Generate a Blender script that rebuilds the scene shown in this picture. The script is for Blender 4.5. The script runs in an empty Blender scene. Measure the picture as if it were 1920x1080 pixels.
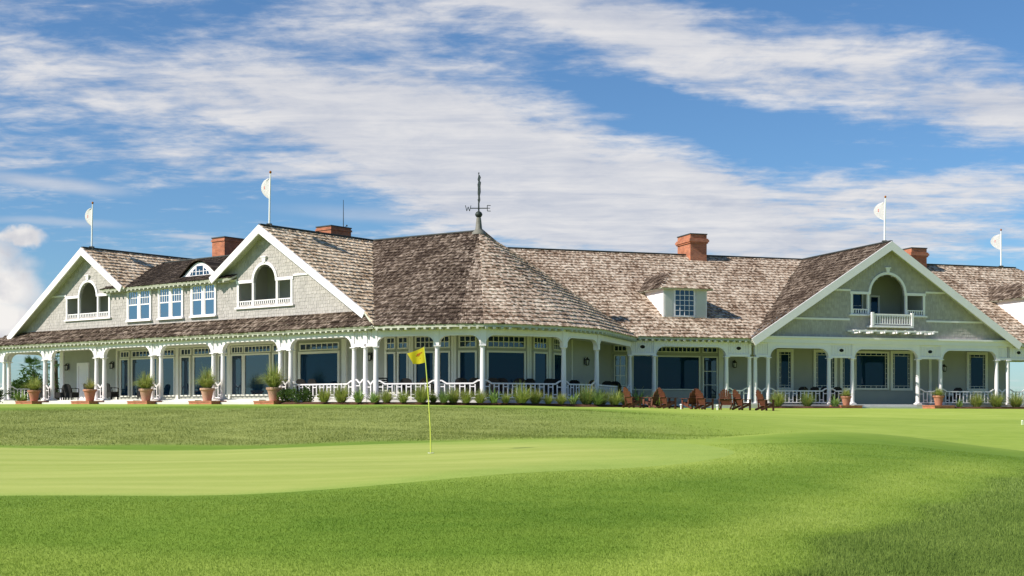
import bpy, math, random
import numpy as np
from mathutils import Vector, Matrix
from mathutils.geometry import tessellate_polygon
R_ = math.radians
random.seed(7); rng = np.random.default_rng(7)
C = bpy.context.scene.collection
scene = bpy.context.scene

# ------------------------------------------------------------------ camera, world, sun, exposure
cd = bpy.data.cameras.new('camera'); cam = bpy.data.objects.new('camera', cd); C.objects.link(cam)
cam.location = (0, 0, 0); cam.rotation_euler = (R_(90), 0, 0)
cd.sensor_width = 36; cd.lens = 36*2500/1920; cd.shift_y = (768-540)/1920
cd.clip_start = 0.1; cd.clip_end = 12000
scene.camera = cam
SUN_EL, SUN_AZ = 39.0, -115.0          # azimuth measured from +Y towards +X
w = bpy.data.worlds.new('World'); scene.world = w; w.use_nodes = True
sundir = Vector((math.sin(R_(SUN_AZ))*math.cos(R_(SUN_EL)), math.cos(R_(SUN_AZ))*math.cos(R_(SUN_EL)), math.sin(R_(SUN_EL))))
ld = bpy.data.lights.new('sun', 'SUN'); sun = bpy.data.objects.new('sun', ld); C.objects.link(sun)
ld.energy = 4.2; ld.angle = R_(0.5); ld.color = (1.0, 0.93, 0.82)
sun.rotation_euler = sundir.to_track_quat('Z', 'Y').to_euler()
vs = scene.view_settings; vs.view_transform = 'Standard'; vs.look = 'None'; vs.gamma = 1; vs.use_curve_mapping = False
vs.exposure = 0.7
SKY_STRENGTH = 0.11

def build_world():
    nt = w.node_tree; nt.nodes.clear(); N = nt.nodes.new; L = nt.links.new
    out = N('ShaderNodeOutputWorld'); bg = N('ShaderNodeBackground'); bg.inputs['Strength'].default_value = SKY_STRENGTH
    sky = N('ShaderNodeTexSky'); sky.sky_type = 'NISHITA'; sky.sun_disc = False
    sky.sun_elevation = R_(SUN_EL); sky.sun_rotation = R_(SUN_AZ)
    sky.air_density = 1.0; sky.dust_density = 0.3; sky.ozone_density = 3.0; sky.altitude = 0
    tc = N('ShaderNodeTexCoord'); sep = N('ShaderNodeSeparateXYZ'); L(tc.outputs['Generated'], sep.inputs[0])
    def m(op, a, b=None, c=None, clamp=False):
        n = N('ShaderNodeMath'); n.operation = op; n.use_clamp = clamp
        for i, v in enumerate((a, b, c)):
            if v is None: continue
            if isinstance(v, (int, float)): n.inputs[i].default_value = v
            else: L(v, n.inputs[i])
        return n.outputs[0]
    az = m('ARCTAN2', sep.outputs[0], sep.outputs[1])
    el = m('MAXIMUM', sep.outputs[2], 0.0)
    # cloud deck seen in perspective
    den = m('ADD', el, 0.10)
    px = m('DIVIDE', sep.outputs[0], den); py = m('DIVIDE', sep.outputs[1], den)
    cmb = N('ShaderNodeCombineXYZ'); L(px, cmb.inputs[0]); L(py, cmb.inputs[1])
    def noise(vec, scale, det, rough, sx=1, sy=1, off=(0, 0, 0), dist=0.0, rot=0.0):
        mp = N('ShaderNodeMapping'); mp.inputs['Scale'].default_value = (sx, sy, 1); mp.inputs['Location'].default_value = off
        mp.inputs['Rotation'].default_value = (0, 0, rot)
        L(vec, mp.inputs[0]); n = N('ShaderNodeTexNoise'); n.inputs['Scale'].default_value = scale
        n.inputs['Detail'].default_value = det; n.inputs['Roughness'].default_value = rough; n.inputs['Distortion'].default_value = dist
        L(mp.outputs[0], n.inputs['Vector']); return n.outputs[0]
    n1 = noise(cmb.outputs[0], 1.25, 9, .60, .8, .75, (3.1, 1.7, 0), .5, .12)
    n2 = noise(cmb.outputs[0], 6.0, 6, .62, .8, 1.0, (7.3, 2.2, 0), .4, .1)
    n4 = noise(cmb.outputs[0], 17.0, 5, .6, .7, 1.0, (2.2, 5.1, 0), .3, .1)
    n5 = noise(cmb.outputs[0], 2.6, 7, .62, .35, 2.2, (4.4, 8.1, 0), .6, .16)
    n3 = noise(cmb.outputs[0], .45, 3, .5, 1.0, .7, (1.3, 9.2, 0))
    # cloud banks of this afternoon: (azimuth, elevation, half width, half height, tilt, weight)
    vec = N('ShaderNodeCombineXYZ'); L(az, vec.inputs[0]); L(el, vec.inputs[1])
    wn = N('ShaderNodeTexNoise'); wn.inputs['Scale'].default_value = 9; wn.inputs['Detail'].default_value = 5; L(vec.outputs[0], wn.inputs['Vector'])
    off = N('ShaderNodeVectorMath'); off.operation = 'MULTIPLY_ADD'
    L(wn.outputs['Color'], off.inputs[0]); off.inputs[1].default_value = (.10, .035, 0); off.inputs[2].default_value = (-.05, -.0175, 0)
    wv = N('ShaderNodeVectorMath'); L(off.outputs[0], wv.inputs[0]); L(vec.outputs[0], wv.inputs[1])
    blobs = [(-.27, .232, .24, .036, -.10, .52), (-.05, .20, .17, .048, -.22, .78), (.05, .150, .20, .050, -.20, .86),
             (.16, .255, .27, .034, -.19, .95), (.02, .300, .12, .020, -.20, .55), (.36, .200, .08, .018, -.10, .75),
             (.16, .142, .24, .030, -.06, .64), (-.34, .292, .12, .022, .10, .55), (-.12, .275, .07, .014, 0, .40),
             (-.17, .172, .10, .012, -.05, .40), (-.30, .17, .26, .06, 0, .22), (-.22, .10, .22, .04, 0, .16), (.25, .120, .20, .012, -.05, .35), (-.36, .17, .10, .02, 0, .30),
             (.33, .155, .12, .014, 0, .35), (.29,.275,.06,.02,-.3,.35),
             (.14, .205, .09, .020, -.2, -.30), (.35, .285, .09, .03, 0, -1.0), (.20,.300,.05,.012,0,-.5), (.09,.232,.07,.016,-.2,-.45), (-.26, .140, .20, .014, 0, -.30),
             (.20, .212, .06, .012, 0, -.25), (-.30, .265, .09, .014, 0, -.20), (.02, .268, .05, .016, -.2, -.35)]
    def blob(a, e, ra, re_, t, wt, src, sharp=False):
        mp = N('ShaderNodeMapping'); mp.vector_type = 'TEXTURE'; mp.inputs['Location'].default_value = (a, e, 0)
        mp.inputs['Rotation'].default_value = (0, 0, t); mp.inputs['Scale'].default_value = (ra, re_, 1); L(src, mp.inputs[0])
        ln = N('ShaderNodeVectorMath'); ln.operation = 'LENGTH'; L(mp.outputs[0], ln.inputs[0])
        mr = N('ShaderNodeMapRange'); mr.interpolation_type = 'SMOOTHSTEP'
        mr.inputs[1].default_value = 1.25 if sharp else 1.5; mr.inputs[2].default_value = .45 if sharp else .2
        mr.inputs[3].default_value = 0; mr.inputs[4].default_value = wt; L(ln.outputs['Value'], mr.inputs[0]); return mr.outputs[0]
    cov = None
    for b in blobs:
        r = blob(*b, wv.outputs[0]); cov = r if cov is None else m('ADD', cov, r)
    bank = m('MULTIPLY', m('SUBTRACT', n1, .5), 1.9)
    fine = m('ADD', m('MULTIPLY', m('SUBTRACT', n2, .5), 1.35), m('MULTIPLY', m('SUBTRACT', n4, .5), 1.1))
    wide = m('ADD', m('MULTIPLY', m('SUBTRACT', n3, .5), .4), m('MULTIPLY', m('SUBTRACT', n5, .5), .95))
    cov = m('ADD', m('ADD', m('ADD', cov, bank), m('ADD', fine, wide)), -.02)
    mr = N('ShaderNodeMapRange'); mr.interpolation_type = 'SMOOTHSTEP'; mr.inputs[1].default_value = .02; mr.inputs[2].default_value = 1.10
    L(cov, mr.inputs[0]); mask = m('MULTIPLY', mr.outputs[0], .95)
    # thin lens-shaped streaks and one cumulus with hard edges
    wn2 = N('ShaderNodeTexNoise'); wn2.inputs['Scale'].default_value = 38; wn2.inputs['Detail'].default_value = 6; L(vec.outputs[0], wn2.inputs['Vector'])
    of2 = N('ShaderNodeVectorMath'); of2.operation = 'MULTIPLY_ADD'; L(wn2.outputs['Color'], of2.inputs[0])
    of2.inputs[1].default_value = (.050, .034, 0); of2.inputs[2].default_value = (-.025, -.017, 0)
    wv2 = N('ShaderNodeVectorMath'); L(of2.outputs[0], wv2.inputs[0]); L(vec.outputs[0], wv2.inputs[1])
    of3 = N('ShaderNodeVectorMath'); of3.operation = 'MULTIPLY_ADD'; L(wn2.outputs['Color'], of3.inputs[0])
    of3.inputs[1].default_value = (.02, .004, 0); of3.inputs[2].default_value = (-.01, -.002, 0)
    wv3 = N('ShaderNodeVectorMath'); L(of3.outputs[0], wv3.inputs[0]); L(vec.outputs[0], wv3.inputs[1])
    for b in [(-.165, .175, .045, .0042, -.05, .75), (-.335, .158, .052, .0052, -.06, .6), (.193, .137, .020, .0042, .03, .8), (-.235, .125, .022, .0022, 0, .7), (-.33, .132, .05, .003, 0, .35), (-.06,.142,.10,.006,-.04,.4)]:
        mask = m('MAXIMUM', mask, blob(*b, wv3.outputs[0]))
    cum = None
    for b in [(-.385, .10, .030, .030, 0, 1), (-.368, .085, .036, .024, 0, 1), (-.356,.118,.02,.007,.0,1), (-.365, .060, .040, .024, 0, 1), (-.395, .118, .024, .018, 0, 1)]:
        r = blob(*b, wv2.outputs[0], True); cum = r if cum is None else m('MAXIMUM', cum, r)
    mask2 = m('MAXIMUM', mask, cum)
    shade = m('ADD', m('MULTIPLY', n2, .45), m('ADD', m('MULTIPLY', n1, .25), m('MULTIPLY', n5, .5)))
    cr = N('ShaderNodeValToRGB'); cr.color_ramp.elements[0].position = .40; cr.color_ramp.elements[0].color = (.44, .49, .61, 1)
    cr.color_ramp.elements[1].position = .70; cr.color_ramp.elements[1].color = (.79, .78, .79, 1); L(shade, cr.inputs[0])
    mx0 = N('ShaderNodeMix'); mx0.data_type = 'RGBA'; L(cum, mx0.inputs[0]); L(cr.outputs[0], mx0.inputs[6]); crc = N('ShaderNodeValToRGB'); crc.color_ramp.elements[0].position = .36; crc.color_ramp.elements[0].color = (.60, .61, .66, 1); crc.color_ramp.elements[1].position = .60; crc.color_ramp.elements[1].color = (.90, .875, .85, 1); L(wn2.outputs[0], crc.inputs[0]); L(crc.outputs[0], mx0.inputs[7])
    sc = N('ShaderNodeVectorMath'); sc.operation = 'SCALE'; sc.inputs['Scale'].default_value = 1/SKY_STRENGTH*.62; L(mx0.outputs[2], sc.inputs[0])
    tint = N('ShaderNodeVectorMath'); tint.operation = 'MULTIPLY'; L(sky.outputs[0], tint.inputs[0]); tint.inputs[1].default_value = (.39, .54, .67)
    mx = N('ShaderNodeMix'); mx.data_type = 'RGBA'; L(mask2, mx.inputs[0]); L(tint.outputs[0], mx.inputs[6]); L(sc.outputs[0], mx.inputs[7])
    L(mx.outputs[2], bg.inputs[0]); L(bg.outputs[0], out.inputs[0])
build_world()

# ------------------------------------------------------------------ materials
MATS = {}
def mat(name, col, rough=.6, spec=.4, var=0.0, vscale=6.0, bump=0.0, bscale=30.0, island=0.0, col2=None, metallic=0.0, trans=False, stretch=(1,1,1), twosided=False):
    mt = bpy.data.materials.new(name); mt.use_nodes = True; nt = mt.node_tree; N = nt.nodes.new; L = nt.links.new
    b = nt.nodes['Principled BSDF']; b.inputs['Roughness'].default_value = rough; b.inputs['Specular IOR Level'].default_value = spec
    b.inputs['Metallic'].default_value = metallic
    tc = N('ShaderNodeTexCoord'); mp = N('ShaderNodeMapping'); mp.inputs['Scale'].default_value = stretch; L(tc.outputs['Object'], mp.inputs[0])
    c = (*col, 1)
    if col2 is None: col2 = tuple(x*(1-var) for x in col)
    fac = None
    if var or island or col2 != col:
        nz = N('ShaderNodeTexNoise'); nz.inputs['Scale'].default_value = vscale; nz.inputs['Detail'].default_value = 6; nz.inputs['Roughness'].default_value = .65
        L(mp.outputs[0], nz.inputs['Vector'])
        fac = nz.outputs[0]
        if island:
            g = N('ShaderNodeNewGeometry'); mi = N('ShaderNodeMath'); mi.operation = 'MULTIPLY_ADD'
            L(g.outputs['Random Per Island'], mi.inputs[0]); mi.inputs[1].default_value = island; 
            ms = N('ShaderNodeMath'); ms.operation = 'MULTIPLY'; L(fac, ms.inputs[0]); ms.inputs[1].default_value = 1-island
            L(ms.outputs[0], mi.inputs[2]); fac = mi.outputs[0]
        cr = N('ShaderNodeValToRGB'); cr.color_ramp.elements[0].position = .3 if not island else .22; cr.color_ramp.elements[1].position = .7 if not island else .78
        cr.color_ramp.elements[0].color = (*col2, 1); cr.color_ramp.elements[1].color = c
        L(fac, cr.inputs[0]); L(cr.outputs[0], b.inputs['Base Color'])
    else: b.inputs['Base Color'].default_value = c
    if bump:
        nb = N('ShaderNodeTexNoise'); nb.inputs['Scale'].default_value = bscale; nb.inputs['Detail'].default_value = 4; L(mp.outputs[0], nb.inputs['Vector'])
        bp = N('ShaderNodeBump'); bp.inputs['Strength'].default_value = bump; bp.inputs['Distance'].default_value = .02; L(nb.outputs[0], bp.inputs['Height']); L(bp.outputs[0], b.inputs['Normal'])
    if trans:
        tr = N('ShaderNodeBsdfTranslucent'); tr.inputs[0].default_value = (*col, 1) if trans == 'cloth' else (col[0]*1.1, col[1]*1.2, col[2]*.8, 1)
        ms = N('ShaderNodeMixShader'); ms.inputs[0].default_value = .55 if trans == 'cloth' else .3; L(b.outputs[0], ms.inputs[1]); L(tr.outputs[0], ms.inputs[2])
        L(ms.outputs[0], nt.nodes['Material Output'].inputs[0])
    MATS[name] = mt; return mt

def wood_shingle(name, dark, mid, light, bias):
    mt = bpy.data.materials.new(name); mt.use_nodes = True; nt = mt.node_tree; N = nt.nodes.new; L = nt.links.new
    b = nt.nodes['Principled BSDF']; b.inputs['Roughness'].default_value = .9; b.inputs['Specular IOR Level'].default_value = .15
    g = N('ShaderNodeNewGeometry'); tc = N('ShaderNodeTexCoord')
    n1 = N('ShaderNodeTexNoise'); n1.inputs['Scale'].default_value = .55; n1.inputs['Detail'].default_value = 5; n1.inputs['Roughness'].default_value = .6; L(tc.outputs['Object'], n1.inputs['Vector'])
    n2 = N('ShaderNodeTexNoise'); n2.inputs['Scale'].default_value = 9; n2.inputs['Detail'].default_value = 6; n2.inputs['Roughness'].default_value = .75; L(tc.outputs['Object'], n2.inputs['Vector'])
    def m(op, a, b_, c=None):
        n = N('ShaderNodeMath'); n.operation = op
        for i, v in enumerate((a, b_, c)):
            if v is None: continue
            if isinstance(v, (int, float)): n.inputs[i].default_value = v
            else: L(v, n.inputs[i])
        return n.outputs[0]
    f = m('ADD', m('MULTIPLY', g.outputs['Random Per Island'], .42), m('ADD', m('MULTIPLY', n1.outputs[0], .55), m('MULTIPLY', n2.outputs[0], .45)))
    f = m('ADD', f, bias-.21)
    cr = N('ShaderNodeValToRGB'); e = cr.color_ramp.elements
    e[0].position = .30; e[0].color = (*dark, 1); e[1].position = .78; e[1].color = (*light, 1)
    k = e.new(.52); k.color = (*mid, 1); L(f, cr.inputs[0]); L(cr.outputs[0], b.inputs['Base Color'])
    bp = N('ShaderNodeBump'); bp.inputs['Strength'].default_value = .5; bp.inputs['Distance'].default_value = .02; L(n2.outputs[0], bp.inputs['Height']); L(bp.outputs[0], b.inputs['Normal'])
    MATS[name] = mt

def brick_mat(name):
    mt = bpy.data.materials.new(name); mt.use_nodes = True; nt = mt.node_tree; N = nt.nodes.new; L = nt.links.new
    b = nt.nodes['Principled BSDF']; b.inputs['Roughness'].default_value = .9; b.inputs['Specular IOR Level'].default_value = .2
    tc = N('ShaderNodeTexCoord'); sp = N('ShaderNodeSeparateXYZ'); L(tc.outputs['Object'], sp.inputs[0])
    ad = N('ShaderNodeMath'); L(sp.outputs[0], ad.inputs[0]); L(sp.outputs[1], ad.inputs[1]); cb = N('ShaderNodeCombineXYZ'); L(ad.outputs[0], cb.inputs[0]); L(sp.outputs[2], cb.inputs[1])
    br = N('ShaderNodeTexBrick'); L(cb.outputs[0], br.inputs['Vector']); br.inputs['Scale'].default_value = 1
    br.inputs['Color1'].default_value = (.56, .19, .09, 1); br.inputs['Color2'].default_value = (.40, .13, .07, 1); br.inputs['Mortar'].default_value = (.36, .27, .21, 1)
    br.inputs['Brick Width'].default_value = .23; br.inputs['Row Height'].default_value = .078; br.inputs['Mortar Size'].default_value = .008
    nz = N('ShaderNodeTexNoise'); nz.inputs['Scale'].default_value = 2.5; nz.inputs['Detail'].default_value = 5; L(tc.outputs['Object'], nz.inputs['Vector'])
    mx = N('ShaderNodeMix'); mx.data_type = 'RGBA'; mx.blend_type = 'MULTIPLY'; mx.inputs[0].default_value = .6; L(br.outputs[0], mx.inputs[6])
    cr = N('ShaderNodeValToRGB'); cr.color_ramp.elements[0].position = .3; cr.color_ramp.elements[0].color = (.55, .5, .45, 1); cr.color_ramp.elements[1].position = .65; L(nz.outputs[0], cr.inputs[0]); L(cr.outputs[0], mx.inputs[7])
    L(mx.outputs[2], b.inputs['Base Color'])
    bp = N('ShaderNodeBump'); bp.inputs['Strength'].default_value = .6; bp.inputs['Distance'].default_value = .01; L(br.outputs['Fac'], bp.inputs['Height']); bp.invert = True; L(bp.outputs[0], b.inputs['Normal'])
    MATS[name] = mt

def glass_mat(name, tint, refl, transp=0.0, fk=1.0, gcol=(.70, .86, 1.0)):
    mt = bpy.data.materials.new(name); mt.use_nodes = True; nt = mt.node_tree; N = nt.nodes.new; L = nt.links.new
    b = nt.nodes['Principled BSDF']; b.inputs['Base Color'].default_value = (*tint, 1); b.inputs['Roughness'].default_value = .1; b.inputs['Specular IOR Level'].default_value = 0.0
    gl = N('ShaderNodeBsdfGlossy'); gl.inputs['Color'].default_value = (*gcol, 1); gl.inputs['Roughness'].default_value = .015
    nz = N('ShaderNodeTexNoise'); nz.inputs['Scale'].default_value = .9; tc = N('ShaderNodeTexCoord'); L(tc.outputs['Object'], nz.inputs['Vector'])
    bp = N('ShaderNodeBump'); bp.inputs['Strength'].default_value = .08; bp.inputs['Distance'].default_value = .02; L(nz.outputs[0], bp.inputs['Height']); L(bp.outputs[0], gl.inputs['Normal'])
    base = b.outputs[0]
    if transp:
        tp = N('ShaderNodeBsdfTransparent'); tp.inputs[0].default_value = (.85, .93, .95, 1); mt_ = N('ShaderNodeMixShader'); mt_.inputs[0].default_value = transp
        L(base, mt_.inputs[1]); L(tp.outputs[0], mt_.inputs[2]); base = mt_.outputs[0]
    fr = N('ShaderNodeFresnel'); fr.inputs[0].default_value = 1.5
    md = N('ShaderNodeMath'); md.operation = 'MULTIPLY_ADD'; md.inputs[1].default_value = fk; md.inputs[2].default_value = refl; L(fr.outputs[0], md.inputs[0])
    ms = N('ShaderNodeMixShader'); L(md.outputs[0], ms.inputs[0]); L(base, ms.inputs[1]); L(gl.outputs[0], ms.inputs[2])
    L(ms.outputs[0], nt.nodes['Material Output'].inputs[0]); MATS[name] = mt

mat('trim', (.83, .795, .815), .5, .4, .07, 1.2, .08, 25)
mat('shingle_paint', (.455, .425, .405), .8, .2, .22, 1.5, .25, 40, island=.45)
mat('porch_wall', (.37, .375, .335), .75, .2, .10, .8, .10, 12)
mat('porch_ceiling', (.66, .65, .56), .7, .2, .06, 1)
mat('shutter_paint', (.60, .60, .57), .6, .3, .08, 2)
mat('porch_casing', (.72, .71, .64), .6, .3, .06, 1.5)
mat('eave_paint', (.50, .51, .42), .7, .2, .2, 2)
wood_shingle('cedar_grey', (.13, .080, .052), (.36, .268, .20), (.64, .545, .445), .05)
wood_shingle('cedar_tan_lit', (.17, .105, .060), (.50, .37, .25), (.80, .67, .51), .08)  # tan cedar brightened in colour to make up for grazing sun on gable slopes
wood_shingle('cedar_brown', (.040, .026, .019), (.12, .088, .066), (.37, .30, .245), -.04)
wood_shingle('cedar_mid', (.075, .050, .036), (.22, .162, .122), (.50, .415, .34), .0)
wood_shingle('cedar_dark', (.020, .014, .011), (.045, .033, .025), (.16, .125, .10), -.06)
brick_mat('brick')
glass_mat('glass', (.006, .022, .045), .045)
glass_mat('glass_deep', (.003, .020, .045), .008, 0.0, .50, (.45, .72, 1.0))
glass_mat('glass_sky', (.01, .03, .06), .24)
glass_mat('glass_clear', (.02, .03, .04), .05, .85)
mat('dark_room', (.015, .015, .016), .8, .2)
mat('ridge_metal', (.05, .055, .05), .6, .4, .3, 3)
mat('stone', (.62, .61, .57), .8, .2, .15, 3, .15, 20)
mat('terracotta', (.50, .24, .155), .85, .2, .35, 3, .15, 20)
mat('pale_terracotta', (.58, .36, .26), .85, .2, .35, 3, .15, 20)
mat('black_metal', (.012, .012, .013), .45, .5)
mat('verdigris', (.05, .065, .058), .6, .4, .5, 9, metallic=.5)
mat('lead', (.19, .185, .155), .6, .3, .25, 4)
mat('lamp_glass', (.55, .56, .52), .25, .5)
mat('dark_wicker', (.014, .014, .014), .7, .3, .4, 30, .4, 60)
mat('red_wood', (.165, .056, .033), .6, .35, .55, 5, .2, 30, stretch=(1, 1, 6))
mat('mulch', (.13, .065, .042), .95, .1, .65, 9, .9, 14)
mat('flag_white', (.85, .83, .82), .8, .2, .04, 3, trans='cloth')
mat('marker_green', (.55, .62, .42), .6, .3)
mat('flag_yellow', (.74, .66, .035), .75, .2, .12, 4, trans='cloth')
mat('pin_yellow', (.56, .62, .10), .4, .4)
mat('emblem_red', (.55, .09, .07), .8, .1)
mat('emblem_brown', (.33, .11, .015), .8, .1)
mat('pole_white', (.80, .80, .78), .35, .5)
mat('grass_clump', (.37, .41, .13), .6, .25, island=.7, col2=(.15, .215, .055), trans=True)
mat('grass_clump_blue', (.25, .34, .12), .6, .25, island=.7, col2=(.10, .16, .05), trans=True)
mat('grass_straw', (.42, .38, .15), .7, .2, island=.7, col2=(.13, .16, .045), trans=True)
mat('agave_leaf', (.27, .36, .13), .5, .35, island=.7, col2=(.11, .21, .05), trans=True)
mat('bush_leaf', (.085, .15, .035), .6, .3, island=.8, col2=(.03, .065, .018), trans=True)
mat('bush_leaf_dark', (.05, .085, .035), .6, .3, island=.8, col2=(.018, .035, .014), trans=True)
mat('palm_leaf', (.07, .13, .03), .5, .35, island=.8, col2=(.025, .055, .015), trans=True)
mat('bark', (.14, .10, .07), .9, .1, .4, 6, .5, 12)
mat('cup_white', (.75, .75, .72), .5, .4)

def lawn_mat(name, mode):
    mt = bpy.data.materials.new(name); mt.use_nodes = True; nt = mt.node_tree; N = nt.nodes.new; L = nt.links.new
    b = nt.nodes['Principled BSDF']; b.inputs['Roughness'].default_value = .85; b.inputs['Specular IOR Level'].default_value = .12
    tc = N('ShaderNodeTexCoord')
    def noise(sc, det=4, st=(1, 1, 1), rough=.6, rot=0):
        mp = N('ShaderNodeMapping'); mp.inputs['Scale'].default_value = st; mp.inputs['Rotation'].default_value = (0, 0, rot); L(tc.outputs['Object'], mp.inputs[0]); n = N('ShaderNodeTexNoise')
        n.inputs['Scale'].default_value = sc; n.inputs['Detail'].default_value = det; n.inputs['Roughness'].default_value = rough; L(mp.outputs[0], n.inputs['Vector']); return n.outputs[0]
    def ramp(fac, p0, c0, p1, c1):
        cr = N('ShaderNodeValToRGB'); cr.color_ramp.elements[0].position = p0; cr.color_ramp.elements[0].color = (*c0, 1); cr.color_ramp.elements[1].position = p1; cr.color_ramp.elements[1].color = (*c1, 1)
        L(fac, cr.inputs[0]); return cr.outputs[0]
    def mix(fac, a, c, bt='MIX'):
        mx = N('ShaderNodeMix'); mx.data_type = 'RGBA'; mx.blend_type = bt
        if isinstance(fac, (int, float)): mx.inputs[0].default_value = fac
        else: L(fac, mx.inputs[0])
        for i, v in ((6, a), (7, c)):
            if isinstance(v, tuple): mx.inputs[i].default_value = (*v, 1)
            else: L(v, mx.inputs[i])
        return mx.outputs[2]
    big = noise(.22, 4, (1, 1.6, 1)); mid = noise(1.6, 5, (1, 1.5, 1)); fine = noise(34, 3, (1, 1.0, 1), .7); mow = noise(.9, 3, (.12, 1.5, 1), .5, .12)
    if mode == 'green':
        c = ramp(mow, .36, (.285, .35, .068), .64, (.40, .445, .115))
        c = mix(.30, c, ramp(mid, .35, (.30, .36, .078), .65, (.40, .43, .115)))
        c = mix(.20, c, ramp(fine, .3, (.18, .24, .045), .7, (.42, .47, .14)))
        zone = N('ShaderNodeAttribute'); zone.attribute_name = 'zone'; zs = N('ShaderNodeSeparateColor'); L(zone.outputs['Color'], zs.inputs[0])
        ap = mix(.5, ramp(mid, .3, (.21, .31, .045), .7, (.31, .41, .08)), ramp(fine, .3, (.13, .21, .03), .7, (.36, .45, .11)))
        c = mix(zs.outputs[0], c, ap)
    else:
        zone = N('ShaderNodeAttribute'); zone.attribute_name = 'zone'; zs = N('ShaderNodeSeparateColor'); L(zone.outputs['Color'], zs.inputs[0])
        fair = ramp(big, .36, (.092, .180, .012), .66, (.185, .285, .030))
        fair = mix(.38, fair, ramp(noise(.30, 4, (.30, 1.7, 1), .55, -.55), .38, (.092, .195, .013), .64, (.25, .345, .048)))
        fair = mix(.34, fair, ramp(mid, .34, (.090, .175, .013), .68, (.200, .290, .036)))
        fair = mix(.22, fair, ramp(fine, .3, (.075, .14, .015), .7, (.28, .38, .075)))
        rough = mix(.5, ramp(noise(1.3, 6, (.7, 1.6, 1), .7), .36, (.19, .225, .05), .64, (.40, .43, .12)), ramp(big, .4, (.20, .26, .05), .62, (.30, .36, .085)))
        rough = mix(.3, rough, ramp(fine, .3, (.05, .07, .02), .7, (.26, .28, .11)))
        dark = mix(.5, ramp(noise(.9, 5, (1, 1, 1), .65), .34, (.12, .20, .032), .66, (.25, .34, .075)), ramp(fine, .3, (.09, .15, .025), .7, (.28, .37, .09)))
        apron = mix(.5, ramp(mid, .3, (.27, .36, .055), .7, (.37, .45, .095)), ramp(big, .4, (.26, .35, .05), .65, (.38, .46, .10)))
        c = mix(zs.outputs[0], fair, rough); c = mix(zs.outputs[1], c, dark); c = mix(zs.outputs[2], c, apron)
    L(c, b.inputs['Base Color'])
    bp = N('ShaderNodeBump'); bp.inputs['Strength'].default_value = .25 if mode == 'green' else .55; bp.inputs['Distance'].default_value = .012; L(fine, bp.inputs['Height']); L(bp.outputs[0], b.inputs['Normal'])
    if mode == 'blade':
        tr = N('ShaderNodeBsdfTranslucent'); L(c, tr.inputs[0]); ms = N('ShaderNodeMixShader'); ms.inputs[0].default_value = .4
        L(b.outputs[0], ms.inputs[1]); L(tr.outputs[0], ms.inputs[2]); L(ms.outputs[0], nt.nodes['Material Output'].inputs[0])
    MATS[name] = mt
lawn_mat('lawn_blade', 'blade'); lawn_mat('lawn', 'lawn'); lawn_mat('green', 'green')

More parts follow.
